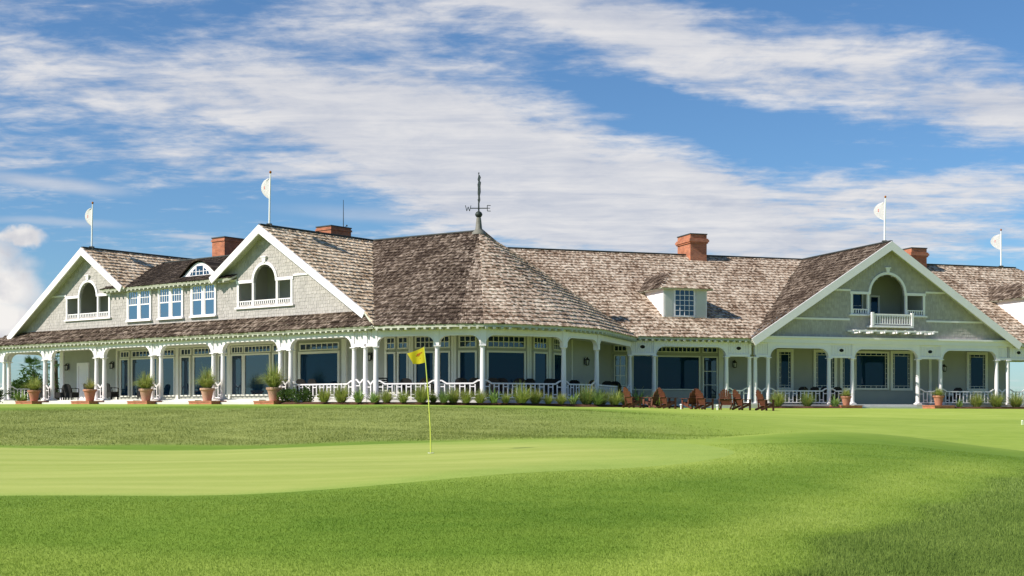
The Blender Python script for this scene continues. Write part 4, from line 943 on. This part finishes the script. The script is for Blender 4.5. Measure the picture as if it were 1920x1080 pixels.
LN = [(-.6,-1,-.6,1),(-.6,1,.6,-1),(.6,-1,.6,1)]; LS = [(.6,1,-.6,1),(-.6,1,-.6,0),(-.6,0,.6,0),(.6,0,.6,-1),(.6,-1,-.6,-1)]
child('letter', letter(LW, 0), v, (-.62,0,.56), R_(12)); child('letter', letter(LE, 0), v, (.60,0,.56), R_(12))
child('letter', letter(LN, 0), v, (0,.58,.56), R_(95)); child('letter', letter(LS, 0), v, (0,-.58,.56), R_(95))
mb = MB(); prof = [(.02,.85),(.09,1.0),(.05,1.25),(.12,1.45),(.10,1.8),(.14,2.0),(.05,2.15),(.13,2.3),(.03,2.5)]
for (r0, z0), (r1, z1) in zip(prof[:-1], prof[1:]): mb.add([(0,-r0*3.4,z0),(0,r0*2.6,z0),(0,r1*2.6,z1),(0,-r1*3.4,z1),(.03,-r0*3.4,z0),(.03,r0*2.6,z0),(.03,r1*2.6,z1),(.03,-r1*3.4,z1)], [(0,1,2,3),(7,6,5,4),(0,4,5,1),(1,5,6,2),(2,6,7,3),(3,7,4,0)])
child('vane_plate', mb.mesh('vane_plate', 'verdigris'), v, (0,0,0), R_(14))
for zz, rr in ((1.05,.07),(1.7,.06),(2.2,.05),(2.62,.045)): child('knob', MB().lathe([(.01,zz-rr),(rr,zz-rr*.3),(rr,zz+rr*.3),(.01,zz+rr)], 8).mesh('knob', 'verdigris'), v)

# wall lanterns
def lantern(fr, x, y, z, label):
    t = thing('wall_lantern', fr.P(x, y, z), label, 'lantern', 'black lanterns on the porch walls', fr.a)
    child('back_plate', MB().box(-.07,.07,-.02,0,-.18,.22).mesh('back_plate', 'black_metal'), t)
    child('arm', MB().tube([(0,-.02,.16),(0,-.12,.26),(0,-.20,.22)], .015, 6).mesh('arm', 'black_metal'), t)
    child('lamp_glass', MB().lathe([(.09,-.20),(.125,.06)], 6, (0,-.2)).mesh('lamp_glass', 'lamp_glass'), t)
    mb = MB()
    for k in range(6): c_, s_ = math.cos(k*math.pi/3), math.sin(k*math.pi/3); mb.bar((.095*c_,-.2+.095*s_,-.21),(.13*c_,-.2+.13*s_,.07), .03, .03)
    mb.lathe([(.11,-.25),(.115,-.20)], 6, (0,-.2)); mb.smooth = False
    child('cage', mb.mesh('cage', 'black_metal'), t)
    child('cap', MB().lathe([(.175,.065),(.12,.13),(.05,.18),(.03,.24)], 6, (0,-.2)).mesh('cap', 'black_metal'), t)
lantern(L_, -31.8, YW, 2.95, 'black wall lantern left of the plain white door')
lantern(L_, -26.62, YW, 2.97, 'black wall lantern left of the first glazed doors')
lantern(L_, -2.7, YW, 2.95, 'black wall lantern beside the corner columns next to the bay')
lantern(BF[6][0], 2.3, 0, 2.85, 'black wall lantern on the shaded wall right of the bay windows')
lantern(Rt, .15, YW, 2.95, 'black wall lantern behind the left corner column of the right gable')
lantern(Rt, 16.1, YW, 2.85, 'black wall lantern between the two windows under the right gable')

# mulch beds
def bed(poly, label): top('mulch_bed', draped('mulch_bed', smooth_poly(poly, 1), 'mulch', .35, .13), label=label, kind='structure')
def l2(x, y): return tuple(L_.P(x, y, 0)[:2])
def r2(x, y): return tuple(Rt.P(x, y, 0)[:2])
bed([l2(-5.6,.6), l2(-5.6,-1.6), l2(-1.5,-2.0), l2(.9,-2.5), (-4.3,66.3), (-1.1,65.6), (3.0,67.0), (5.6,68.6), (7.6,72.5), (9.8,78.0), r2(-5.5,-1.2), r2(-5.5,.6), r2(-8,1.0), (4.4,74), (2.5,71.2), (-1.5,68.9), (-4,69.6), (-7.1,70.8)], 'brown mulch bed along the round bay')
bed([r2(.2,.6), r2(.2,-1.7), r2(3,-1.9), r2(5.9,-1.7), r2(5.9,.6)], 'brown mulch bed under the left railing of the right gable')
bed([r2(12.2,.6), r2(12.2,-1.6), r2(16,-1.9), r2(24,-1.8), r2(24,.6)], 'brown mulch bed under the right railing of the right gable')

# steps and brick plinths
def steps(fr, x0, x1, zlow, z0, zf, label):
    t = thing('porch_steps', fr.P((x0+x1)/2, -.22, z0), label, 'steps', 'white steps up to the porch', fr.a); hw = (x1-x0)/2; k = 2 if zf-z0 > .2 else 1
    for i in range(k):
        e = .15*(k-1-i); child('step', MB().box(-hw-e, hw+e, -.42*(k-i)-.05, -.42*(k-i-1)-.055 if i < k-1 else -.003, -.25, (zf-z0)*(i+1)/(k+.6)).mesh('step', 'stone'), t)
for k, (a, b) in enumerate(((-28.1,-25.0),(-22.1,-19.1),(-16.4,-13.2),(-10.6,-7.6))):
    p = L_.P((a+b)/2, -1, 0); steps(L_, a, b, 0, g1(p.x, p.y), ZF_L+.02, ['white steps by the far left door behind dark chairs', 'white steps in front of the first glazed doors', 'white steps between the third and fourth terracotta pots', 'white steps left of the fifth terracotta pot'][k])
p = Rt.P(9, -1, 0); steps(Rt, 6.75, 11.3, 0, g1(p.x, p.y), ZF_R+.02, 'broad low step under the right gable')
def plinth(fr, x0, x1, y0, y1, zt, label):
    p = fr.P((x0+x1)/2, (y0+y1)/2, 0); z0 = g1(p.x, p.y); t = thing('brick_plinth', (p.x, p.y, z0), label, 'plinth', 'low brick plinths under the pots', fr.a); hw, hd = (x1-x0)/2, (y1-y0)/2
    child('brick_base', MB().box(-hw, hw, -hd, hd, -.2, zt-z0-.06).mesh('brick_base', 'brick'), t)
    child('coping', MB().box(-hw-.03, hw+.03, -hd-.03, hd+.03, zt-z0-.06, zt-z0).mesh('coping', 'brick'), t); return zt
ordn = ['first', 'second', 'third', 'fourth', 'fifth']
# plants
def blade_clump(seed, n, h, spread, wid, m, segs=3, droop=1.0):
    rs = random.Random(seed); mb = MB()
    for _ in range(n):
        a = rs.uniform(0, 6.283); r0 = spread*.18*math.sqrt(rs.random()); lean = rs.uniform(.1, 1.0)**.8; hh = h*rs.uniform(.5, 1.15)*(1-.35*lean*lean); reach = spread*lean*rs.uniform(.45, 1.15)
        c_, s_ = math.cos(a), math.sin(a); w2 = wid*rs.uniform(.6, 1.2); k = len(mb.v)
        for i in range(segs+1):
            t = i/segs; rr = r0 + reach*t**1.4; z = hh*(t*1.25-.62*droop*lean*t*t*t); ww = w2*(1-t**1.5)+.001
            mb.v += [(c_*rr - s_*ww, s_*rr + c_*ww, max(z, .01)), (c_*rr + s_*ww, s_*rr - c_*ww, max(z, .01))]
        for i in range(segs): mb.f.append((k+2*i, k+2*i+1, k+2*i+3, k+2*i+2))
    return mb.mesh('grass_blades', m)
CL = [blade_clump(i, 300, .90, 1.15, .016, ['grass_clump', 'grass_clump', 'grass_clump_blue'][i % 3]) for i in range(5)]
CS = [blade_clump(20+i, 170, .98, 1.1, .010, 'grass_straw') for i in range(3)]
AG = [blade_clump(40+i, 40, .66, .75, .065, 'agave_leaf', 4, .8) for i in range(3)]
PT = [blade_clump(60+i, 420, .70, .85, .014, 'grass_clump', 4, 1.5) for i in range(3)]
PS = [blade_clump(70+i, 160, .78, .80, .008, 'grass_straw', 4, 1.4) for i in range(3)]
def leaf_ball(seed, n, rx, ry, rz, leaf, m):
    rs = random.Random(seed); mb = MB(); lumps = [(rs.gauss(0,.45)*rx, rs.gauss(0,.45)*ry, rs.uniform(.25,.8)*rz*1.2, rs.uniform(.35,.6)) for _ in range(9)]
    for _ in range(n):
        lx_, ly_, lz_, lr = rs.choice(lumps); d = Vector((rs.gauss(0,1), rs.gauss(0,1), rs.gauss(0,1))).normalized()*rs.uniform(.55,1.05)*lr
        p = Vector((lx_+d.x*rx, ly_+d.y*ry, lz_+d.z*rz)); 
        if p.z < .02: p.z = rs.uniform(.02, .2)
        q = Vector((rs.gauss(0,1), rs.gauss(0,1), rs.gauss(0,1))).normalized(); r = q.cross(Vector((.3,.5,.8))).normalized()*leaf*.45; q = q*leaf*rs.uniform(.7,1.2)
        mb.add([p-q*.5, p+r, p+q*.5, p-r], [(0,1,2,3)])
    return mb.mesh('foliage', m)
LB = [leaf_ball(80+i, 1300, .55, .5, .62, .085, 'bush_leaf') for i in range(2)]
LBD = leaf_ball(90, 1600, .75, .6, .62, .08, 'bush_leaf_dark')
def plant(name, cat, p, parts_, s, rz, label, group=None, hz=1.0):
    t = thing(name, p, label, cat, group, rz); t.scale = (s, s, s*hz)
    for n_, me in parts_: child(n_, me, t)
    return t
def clump(p, i, s, label, straw=True): return plant('ornamental_grass', 'ornamental grass', p, [('blades', CL[i % 5])] + ([('seed_stalks', CS[i % 3])] if straw else []), s, i*1.3, label, 'grass clumps in the porch beds')
# terracotta planters on their plinths, with fountain grass
def pot(p, s, m, label):
    t = thing('terracotta_pot', p, label, 'pot', 'terracotta pots in front of the porch'); t.scale = (s, s, s)
    child('bowl', MB().lathe([(.22,0),(.25,.02),(.33,.45),(.375,.60)], 20).mesh('bowl', m), t)
    child('rim', MB().lathe([(.385,.601),(.43,.62),(.44,.71),(.42,.745),(.36,.745),(.35,.66)], 20).mesh('rim', m), t)
    child('soil', MB().lathe([(.34,.64),(.33,.68)], 16).mesh('soil', 'mulch'), t); child('foot_ring', MB().lathe([(.24,-.0),(.255,.03),(.25,.06)], 20).mesh('foot_ring', m), t)
px_ = [-29.1, -22.9, -17.2, -11.5, -5.85]; pl = [(-30.3,-28.4),(-24.0,-22.1),(-18.2,-16.3),(-12.4,-10.4),(-6.8,-5.2)]
pots = []
for k in range(5):
    zt = plinth(L_, *pl[k], -1.75, -.3, .56 - (.02*k), f'low brick plinth under the {ordn[k]} terracotta pot from the left'); p = L_.P(px_[k], -1.15, zt)
    pot(p, .98 if k else .95, ['terracotta','terracotta','pale_terracotta','pale_terracotta','pale_terracotta'][k], ['terracotta pot at the far left end of the porch', 'terracotta pot by the plain white door, thin dry grass in it', 'pale terracotta pot before the first glazed doors', 'pale terracotta pot in the middle of the left porch', 'pale terracotta pot where the left railing begins'][k])
    s = [1.3, 1.05, 1.5, 1.4, 1.55][k]
    plant('fountain_grass', 'potted grass', p+Vector((0,0,.66)), ([('blades', PT[k % 3])] if k != 1 else []) + [('seed_stalks', PS[k % 3])] + ([('blades', PS[(k+1) % 3])] if k == 1 else []), s, k*2.1, ['arching grass in the far left terracotta pot', 'thin dry grass in the pot by the plain white door', 'broad arching green grass in the third terracotta pot', 'upright green grass in the fourth terracotta pot', 'round bushy green grass in the fifth terracotta pot'][k], 'grasses growing in the pots', 1.25 if k > 2 else 1.0)
for k, (x, s) in enumerate(((5.85, .78), (12.7, .86))):
    p0 = Rt.P(x, -1.05, 0); zt = plinth(Rt, x-.75, x+.75, -1.7, -.4, .27, ['low brick plinth under the pot left of the broad low step', 'low brick plinth under the pot right of the broad low step'][k]); p = Vector((p0.x, p0.y, zt))
    pot(p, s, 'terracotta', ['terracotta pot left of the broad low step', 'terracotta pot right of the broad low step'][k])
    plant('fountain_grass', 'potted grass', p+Vector((0,0,.62*s)), [('blades', PT[k]), ('seed_stalks', PS[k])], .8+.1*k, k+.7, ['short grass in the pot left of the broad low step', 'spreading grass in the pot right of the broad low step'][k], 'grasses growing in the pots')
# bed planting
def at(px, Y): return ground(((px-960)/2500*Y, Y), .12)
bl = [(725,67.2,.95,'grass clump beside the spiky rosette at the bay corner'),(790,66.2,1.05,'grass clump below the left bay railing behind the yellow flagstick'),(832,66.0,1.05,'tall grass clump in front of the second bay column'),(874,65.9,.85,'small grass clump between the second and third bay columns'),
      (900,65.7,.95,'grass clump at the foot of the front bay column'),(978,66.3,1.15,'large grass clump below the middle of the wide bay railing'),(1052,67.2,.9,'grass clump at the foot of the fourth bay column'),(1100,68.4,1.25,'large pale grass clump below the fifth bay column'),(1152,69.0,1.2,'green grass clump left of the red wooden chairs'),(1128,70.5,1.0,'grass clump tucked between the two largest clumps right of the bay'),(1232,72,1.15,'grass clump showing behind the red wooden chairs'),
      (756,66.8,.8,'low grass clump left of the golf flag pole under the bay railing'),(812,66.9,.75,'low grass clump tight against the second bay column'),(850,66.4,.9,'grass clump right of the second bay column'),(948,66.0,.85,'low grass clump left of the largest bay clump'),(1004,66.8,.9,'low grass clump right of the largest bay clump'),(1028,66.7,.7,'smallest grass clump left of the fourth bay column'),(1120,68.0,.9,'grass clump in front of the fifth bay column, right side'),(1172,69.5,.8,'low grass clump touching the first red wooden chair'),(608,69.0,.95,'grass clump below the middle of the left railing'),(705,67.6,.8,'grass clump just right of the corner columns'),
      (640,68.2,1.05,'grass clump under the left railing near the corner columns')]
for i, (px, Y, s, lb) in enumerate(bl): clump(at(px, Y), i, s*(.78, .95, .70, .88)[i % 4], lb, i % 3 != 2)
for i, (x, s, lb) in enumerate(((.9,1.05,'grass clump right of the last red wooden chair'),(2.96,1.0,'bright grass clump below the left railing of the right gable'),(15.5,1.0,'rounded grass clump in the middle of the right railing'),(17.05,1.1,'rounded grass clump left of the right corner column'),(18.6,1.1,'rounded grass clump right of the right corner column'),(19.9,1.0,'rounded grass clump at the far right edge'))):
    p = Rt.P(x, -1.2, 0); clump(ground((p.x, p.y), .12), i+1, s, lb)
for i, (p, s, lb) in enumerate(((at(672,67.5),1.15,'light spiky rosette plant below the corner columns'),(at(926,65.6),1.05,'bright spiky rosette right of the front bay column'),(at(1075,67.8),1.0,'spiky rosette between the fourth and fifth bay columns'),(ground(r2(4.9,-1.3),.04),1.15,'pale spiky rosette left of the right gable pot'),(ground(r2(14.1,-1.3),.04),.85,'small spiky plant right of the right gable pot'),(ground(l2(-30.4,-1.3),.02),1.5,'green broad-leaved plant left of the first terracotta pot'),(at(1196,72.0),1.3,'dark leafy rosette behind the first red wooden chair'),(at(700,67.0),.8,'small rosette in the mulch between the corner columns'))):
    plant('rosette_plant', 'spiky plant', p, [('leaves', AG[i % 3])], s, i*.9, lb, 'spiky rosettes in the beds')
for p, me, s, lb in ((ground(l2(-4.95,-1.2),.03),LB[0],1.0,'green bush beside the fifth terracotta pot'),(ground(l2(-3.2,-1.2),.03),LB[1],1.05,'dark green bush under the left end of the railing'),(ground(l2(-32.6,-1.8),.0),LBD,1.35,'dark bush at the far left edge of the building')):
    plant('bush', 'bush', p, [('foliage', me)], s, 0, lb)
# greenery beyond the left end of the porch
def palm(p, h, seed, label, n=26):
    t = thing('palm_tree', p, label, 'palm tree', 'palms beyond the left porch end'); rs = random.Random(seed)
    child('trunk', MB().tube([(0,0,-.2),(.05,0,h*.5),(.02,.03,h-.45)], [.17,.14,.13], 9).mesh('trunk', 'bark'), t); mb = MB()
    for k in range(n):
        a = rs.uniform(0, 6.283); el = rs.uniform(-.5, 1.3); d = Vector((math.cos(a)*math.cos(el), math.sin(a)*math.cos(el), math.sin(el))); c0 = Vector((0,0,h-.5)); tip = c0 + d*rs.uniform(.7,1.0)
        mb.bar(c0, tip, .025, .02); sd = d.cross(Vector((0,0,1))).normalized(); up = sd.cross(d)
        for j in range(13):
            b = (j-6)/6*1.25; q = (d*math.cos(b) + sd*math.sin(b)).normalized(); l = rs.uniform(.55,.8)*(1-.25*abs(b)); e = tip + q*l - Vector((0,0,.16*l)); s2 = q.cross(up).normalized()*.028; mid = tip+q*l*.5
            mb.add([tip, mid+s2, e, mid-s2], [(0,1,2,3)])
    child('crown', mb.mesh('crown', 'palm_leaf'), t)
palm(ground((-37.9,105.5)), 3.1, 3, 'short fan palm seen through the far left porch arch'); palm(ground((-35.6,104.0)), 3.9, 5, 'fan palm half hidden by the far left column pair')
plant('tree', 'tree', ground((-36.9,102.5)), [('crown', leaf_ball(95, 2600, 1.35, 1.0, 1.45, .16, 'bush_leaf')), ('trunk', MB().tube([(0,0,-.1),(.1,0,1.3)], [.10,.05], 8).mesh('trunk', 'bark'))], 1.38, 0, 'green rounded tree seen through the far left porch arch')
plant('tree', 'tree', ground((-36.2,107.0)), [('crown', leaf_ball(96, 2200, 1.6, 1.0, 1.0, .16, 'bush_leaf')), ('trunk', MB().tube([(0,0,-.1),(.0,.1,1.0)], [.10,.05], 8).mesh('trunk', 'bark'))], .9, 0, 'low pale tree right of the palms behind the porch')

# red wooden garden chairs on the lawn
def adirondack():
    t = thing('garden_chair', (0,0,0), '', 'garden chair', 'red wooden chairs on the lawn')
    M_ = lambda mb, n: mb.mesh(n, 'red_wood')
    ts = [(-.27+i*.09) for i in range(7)]; th = R_(24); b0 = Vector((0,.16,.28)); d = Vector((0, math.sin(th), math.cos(th)))
    for i, x in enumerate(ts):
        ln = .90 - .030*(i-3)**2*.9; mb = MB().bar(b0+Vector((x*.86,0,0)), b0+Vector((x*1.05,0,0))+d*ln, .078, .022, up=(0,-1,.4)); child('back_slat', M_(mb, 'back_slat'), t)
    child('back_rail', M_(MB().bar(b0+Vector((-.32,.03,0))+d*.38, b0+Vector((.32,.03,0))+d*.38, .07, .03), 'back_rail'), t)
    for i in range(6): y = -.30+i*.098; child('seat_slat', M_(MB().bar((-.28,y+.02,.39-.05*i/2.2),(.28,y+.02,.39-.05*i/2.2), .088, .022), 'seat_slat'), t)
    for s in (-1, 1):
        child('side_rail', M_(MB().bar((s*.28,-.28,.335),(s*.28,.48,.05), .03, .12), 'side_rail'), t)
        child('front_leg', M_(MB().box(s*.325-.02,s*.325+.02,-.30,-.19,0,.56), 'front_leg'), t)
        child('rear_post', M_(MB().bar((s*.325,.24,.18),(s*.325,.28,.56), .035, .07), 'rear_post'), t)
        child('armrest', M_(MB().box(s*.35-.075,s*.35+.065,-.36,.30,.56,.585), 'armrest'), t)
    return t
ac = adirondack()
chl = [(1187,66,118,'red wooden garden chair at the left end of the row, facing right'),(1220,66.3,-125,'narrow-looking red wooden garden chair facing the first one'),(1253,65.8,112,'red wooden garden chair left of the white path light'),(1294,66.4,-150,'red wooden garden chair turned towards the porch in mid row'),(1322,65.9,120,'red wooden garden chair before the glazed porch door'),(1362,66.3,160,'red wooden garden chair left in the close pair by the gable columns'),(1392,66.0,118,'red wooden garden chair right in the close pair by the gable columns'),(1436,66.0,112,'dark wooden garden chair at the right end of the row')]
for i, (px, Y, hd, lb) in enumerate(chl):
    c = ac if i == 0 else copy_tree(ac); c.location = at(px, Y) - Vector((0,0,.13)); c.rotation_euler = (0,0,R_(hd)); c.scale = (.94,)*3; c['label'] = lb
for px, lb in ((1277,'small white path light between red wooden chairs'),(1345,'small white path light left of the close chair pair')):
    t = thing('path_light', at(px, 65.2) - Vector((0,0,.12)), lb, 'path light', 'white path lights'); child('stem', MB().lathe([(.035,0),(.035,.20)], 10).mesh('stem', 'pole_white'), t); child('cap', MB().lathe([(.07,.20),(.06,.24),(.02,.26)], 10).mesh('cap', 'pole_white'), t)

# dark porch chairs and tables
def porch_chair():
    t = thing('porch_chair', (0,0,0), '', 'porch chair', 'dark armchairs on the porches'); K = lambda mb, n: mb.mesh(n, 'dark_wicker')
    child('seat', K(MB().box(-.29,.29,-.27,.29,.16,.46), 'seat'), t)
    pts = [(-.27,.26,.46),(-.29,.32,.70),(-.25,.35,.86),(-.12,.37,.94),(.12,.37,.94),(.25,.35,.86),(.29,.32,.70),(.27,.26,.46)]
    bk = MB(); c = (0,.32,.62)
    vs = pts + [(x, y+.05, z) for x, y, z in pts]; n = len(pts)
    bk.add(vs, [tuple(range(n)), tuple(range(2*n-1, n-1, -1))] + [(i, i+n, (i+1) % n+n, (i+1) % n) for i in range(n)]); child('backrest', K(bk, 'backrest'), t)
    for s in (-1, 1):
        child('armrest', K(MB().tube([(s*.28,.28,.68),(s*.31,0,.68),(s*.29,-.25,.66),(s*.27,-.27,.46)], .028, 6), 'armrest'), t)
        for y in (-.23, .24): child('leg', K(MB().box(s*.24-.025,s*.24+.025,y-.025,y+.025,0,.159), 'leg'), t)
    return t
pc = porch_chair(); used = [False]
def put_chair(fr, x, y, z, rz, lb, s=1.0):
    c = pc if not used[0] else copy_tree(pc); used[0] = True
    c.location = fr.P(x, y, z); c.rotation_euler = (0,0,fr.a+R_(rz)); c.scale = (s, s, s); c['label'] = lb
for x, rz, lb in ((-31.6,200,'dark armchair by the lantern at the far left porch end'),(-30.6,170,'dark armchair before the left edge of the plain white door'),(-29.5,20,'dark armchair before the right edge of the plain white door'),(-28.4,190,'dark armchair just left of the second column pair'),(-26.2,160,'dark armchair under the lantern by the first glazed doors'),(-25.1,0,'dark armchair before the first narrow glass leaf'),(-24.0,185,'dark armchair behind the second terracotta pot'),(-20.6,30,'dark armchair right of the third pot, inside the porch')): put_chair(L_, x, 1.2, ZF_L, rz, lb, 1.15)
for x, rz, lb in ((-8.1,180,'dark armchair behind the left railing, left edge of wide window'),(-7.0,175,'dark armchair behind the left railing, left of window middle'),(-5.9,190,'dark armchair behind the left railing, right of window middle'),(-4.9,180,'dark armchair behind the left railing, right edge of wide window')): put_chair(L_, x, 1.2, ZF_L, rz, lb, 1.15)
def pchair(px, Y, rz, lb, s=1.2): put_chair(W0, (px-960)/2500*Y, Y, ZF_B, rz, lb, s)
for px, Y, rz, lb in ((768,70.5,160,'dark chair back showing left of the golf flag pole over bay rail'),(800,69.8,180,'dark chair back just left of the second bay column'),(868,69.6,170,'dark chair back over the second bay rail, left one'),(888,69.5,190,'dark chair back over the second bay rail, right one'),(925,69.7,180,'dark chair back over the wide bay rail, first from its left end'),(945,70.0,165,'dark chair back over the wide bay rail, second from its left end'),(972,70.3,190,'dark chair back over the wide bay rail below the big pane'),(1004,71.0,140,'dark chair before the narrow bay window, left one'),(1022,71.2,210,'dark chair before the narrow bay window, right one'),(1040,72.2,180,'dark chair beside the fourth bay column'),(1084,74.5,150,'dark chair below the shaded wall lantern, left one'),(1108,75.0,200,'dark chair below the shaded wall lantern, right one'),(1138,77.5,180,'dark chair before the see-through window'),(1160,78.0,150,'dark chair below the see-through window, right one')): pchair(px, Y, rz, lb)
for x, rz, lb in ((3.9,180,'dark chair over the gable railing, below the narrow leaded window'),(4.7,185,'dark chair over the gable railing, right of narrow leaded window'),(5.6,170,'dark chair over the gable railing left of the paired columns'),(6.4,180,'dark chair between the paired gable columns'),(15.6,180,'dark chair over the far right gable railing')): put_chair(Rt, x, 1.3, ZF_R, rz, lb, 1.2)
put_chair(Rt, -5.9, 1.6, ZF_R, 160, 'dark chair behind the first red garden chairs, on the porch', 1.0)
# rocking chair in the bay corner
def rocker(p, rz, lb):
    t = thing('rocking_chair', p, lb, 'rocking chair', None, rz); K = lambda mb, n: mb.mesh(n, 'dark_wicker')
    child('seat', K(MB().box(-.28,.28,-.26,.26,.42,.46), 'seat'), t)
    for s in (-1, 1):
        child('rocker', K(MB().tube([(s*.26,-.45,.06),(s*.26,-.1,.0),(s*.26,.3,.02),(s*.26,.6,.10)], .022, 6), 'rocker'), t)
        child('back_post', K(MB().bar((s*.26,.24,.05),(s*.27,.42,1.18), .04, .04), 'back_post'), t); child('front_post', K(MB().bar((s*.27,-.24,.03),(s*.27,-.24,.68), .04, .04), 'front_post'), t); child('armrest', K(MB().box(s*.28-.05,s*.28+.05,-.3,.34,.68,.71), 'armrest'), t)
    for k in range(6): z = .56+k*.115; y = .25+.17*(z-.05)/1.13; child('back_slat', K(MB().box(-.25,.25,y-.01,y+.015,z,z+.07), 'back_slat'), t)
rocker(Vector(((723-960)/2500*71.6, 71.6, ZF_B+.35-.02)) - Vector((0,0,.33)), R_(30), 'dark ladder-back rocking chair in the bay corner')

# golf flag on the green
g0 = Vector((-1.605, 26.4, g1(-1.605, 26.4)+.012)); hz = 1.246-g0.z
t = thing('flagstick', g0, 'leaning yellow flagstick with small yellow flag on the putting green', 'golf flag')
child('pole', MB().tube([(0,0,-.12),(-.012,0,.5),(-.05,0,1.1),(-.105,0,1.8),(-.1374,0,hz)], [.013,.013,.0115,.010,.008], 10).mesh('pole', 'pin_yellow'), t)
child('cup', MB().lathe([(.056,-.14),(.056,-.004),(.062,-.003),(.062,.004),(.053,.004),(.05,-.10)], 20).mesh('cup', 'cup_white'), t)
q = [Vector((-.1374,0,hz-.005)), Vector((-.118,0,hz-.315)), Vector((-.355,.05,hz-.355)), Vector((-.478,.09,hz-.115))]
nu, nv = 14, 12; P = []
for j in range(nv+1):
    for i in range(nu+1):
        s, r = i/nu, j/nv; p = (q[0]*(1-s)+q[3]*s)*(1-r) + (q[1]*(1-s)+q[2]*s)*r
        P.append(p + Vector((0, .028*math.sin(s*6.0-r*2.0)*s**.7, -.022*math.sin(s*math.pi)*(1-r) + .012*math.sin(s*5+r*3)*s)))
W_ = nu+1; n = len(P); fb = MB(); fb.smooth = True; fs = []
for j in range(nv):
    for i in range(nu): a = j*W_+i; fs += [(a,a+1,a+W_+1,a+W_), (n+a+W_,n+a+W_+1,n+a+1,n+a)]
for j in range(nv):
    for i in (0, nu): a = j*W_+i; fs.append((a,a+W_,n+a+W_,n+a))
for i in range(nu):
    for j in (0, nv): a = j*W_+i; fs.append((a,a+1,n+a+1,n+a))
fb.add(P + [p+Vector((0,.004,0)) for p in P], fs); fo = child('flag', fb.mesh('flag', 'flag_yellow'), t)
em = MB(); em.smooth = True
for (i, j) in [(3,3),(4,3),(5,3),(6,4),(5,4),(4,4),(2,3),(6,3),(7,4),(5,5),(4,7)]:
    a = j*W_+i; qd = [P[a],P[a+1],P[a+W_+1],P[a+W_]]; c = sum(qd, Vector())/4; k = .95 if j < 5 else .6
    em.add([c+(p-c)*k + Vector((0,-.003,0)) for p in qd], [(0,1,2,3)])
child('emblem', em.mesh('emblem', 'emblem_brown'), fo)
mk = ground((19.14, 50.0)); t = thing('marker_post', mk, 'small white marker post on the lawn at the right edge', 'marker post'); child('post', MB().box(-.035,.035,-.035,.035,-.1,.15).mesh('post', 'marker_green'), t); child('cap', MB().lathe([(.045,.15),(.04,.17),(.01,.18)], 8).mesh('cap', 'cup_white'), t)

# ------------------------------------------------------------------ grass blades
def blades(name, x, y, h, wd, label, lean=.5):
    n = len(x); z = gz(x, y); a = rng.uniform(0, 6.283, n); b = rng.uniform(0, 6.283, n); l = rng.uniform(.1, lean, n)*h
    dx, dy = np.cos(a)*wd/2, np.sin(a)*wd/2
    V = np.empty((n, 3, 3)); V[:, 0] = np.stack([x-dx, y-dy, z-.004], 1); V[:, 1] = np.stack([x+dx, y+dy, z-.004], 1); V[:, 2] = np.stack([x+np.cos(b)*l, y+np.sin(b)*l, z+h], 1)
    me = bpy.data.meshes.new(name); me.vertices.add(3*n); me.vertices.foreach_set('co', V.ravel()); me.loops.add(3*n); me.loops.foreach_set('vertex_index', np.arange(3*n, dtype=np.int32))
    me.polygons.add(n); me.polygons.foreach_set('loop_start', np.arange(0, 3*n, 3, dtype=np.int32)); me.polygons.foreach_set('loop_total', np.full(n, 3, dtype=np.int32))
    me.update(calc_edges=True); me.materials.append(MATS['lawn_blade'])
    at_ = me.color_attributes.new('zone', 'FLOAT_COLOR', 'POINT'); at_.data.foreach_set('color', np.repeat(zones(x, y), 3, 0).ravel())
    return top(name, me, label=label, kind='stuff')
def samp(n, y0, y1, p):
    u = rng.random(n); y = (y0**(1-p) + u*(y1**(1-p)-y0**(1-p)))**(1/(1-p)); return rng.uniform(-.42, .42, n)*y, y
x, y = samp(520000, 11.0, 27, 1.7); gd = dist_poly(GP, x, y); k = gd > .02; x, y, gd = x[k], y[k], gd[k]
Zn = zones(x, y); fringe = sstep(.05, .8, gd)
blades('fairway_grass', x, y, (.008+.008*fringe+.020*Zn[:, 1]+.007*Zn[:, 2])*rng.uniform(.6, 1.35, len(x)), .0032+.0022*Zn[:, 1]+.0002*y, 'short green grass blades on the near slope')
x, y = samp(200000, 30.4, 54, 1.2); k = (zones(x, y)[:, 0] > rng.random(len(x))*.9+.05) & (dist_poly(GP, x, y) > .1); x, y = x[k], y[k]
cl = .5+.5*np.sin(x*2.1+np.sin(y*1.7)*2)*np.sin(y*1.3+x*.6)
blades('rough_grass', x, y, (.020+.034*cl)*rng.uniform(.5, 1.3, len(x)), .014+.0*y, 'longer mottled rough grass on the bank behind the green', .9)
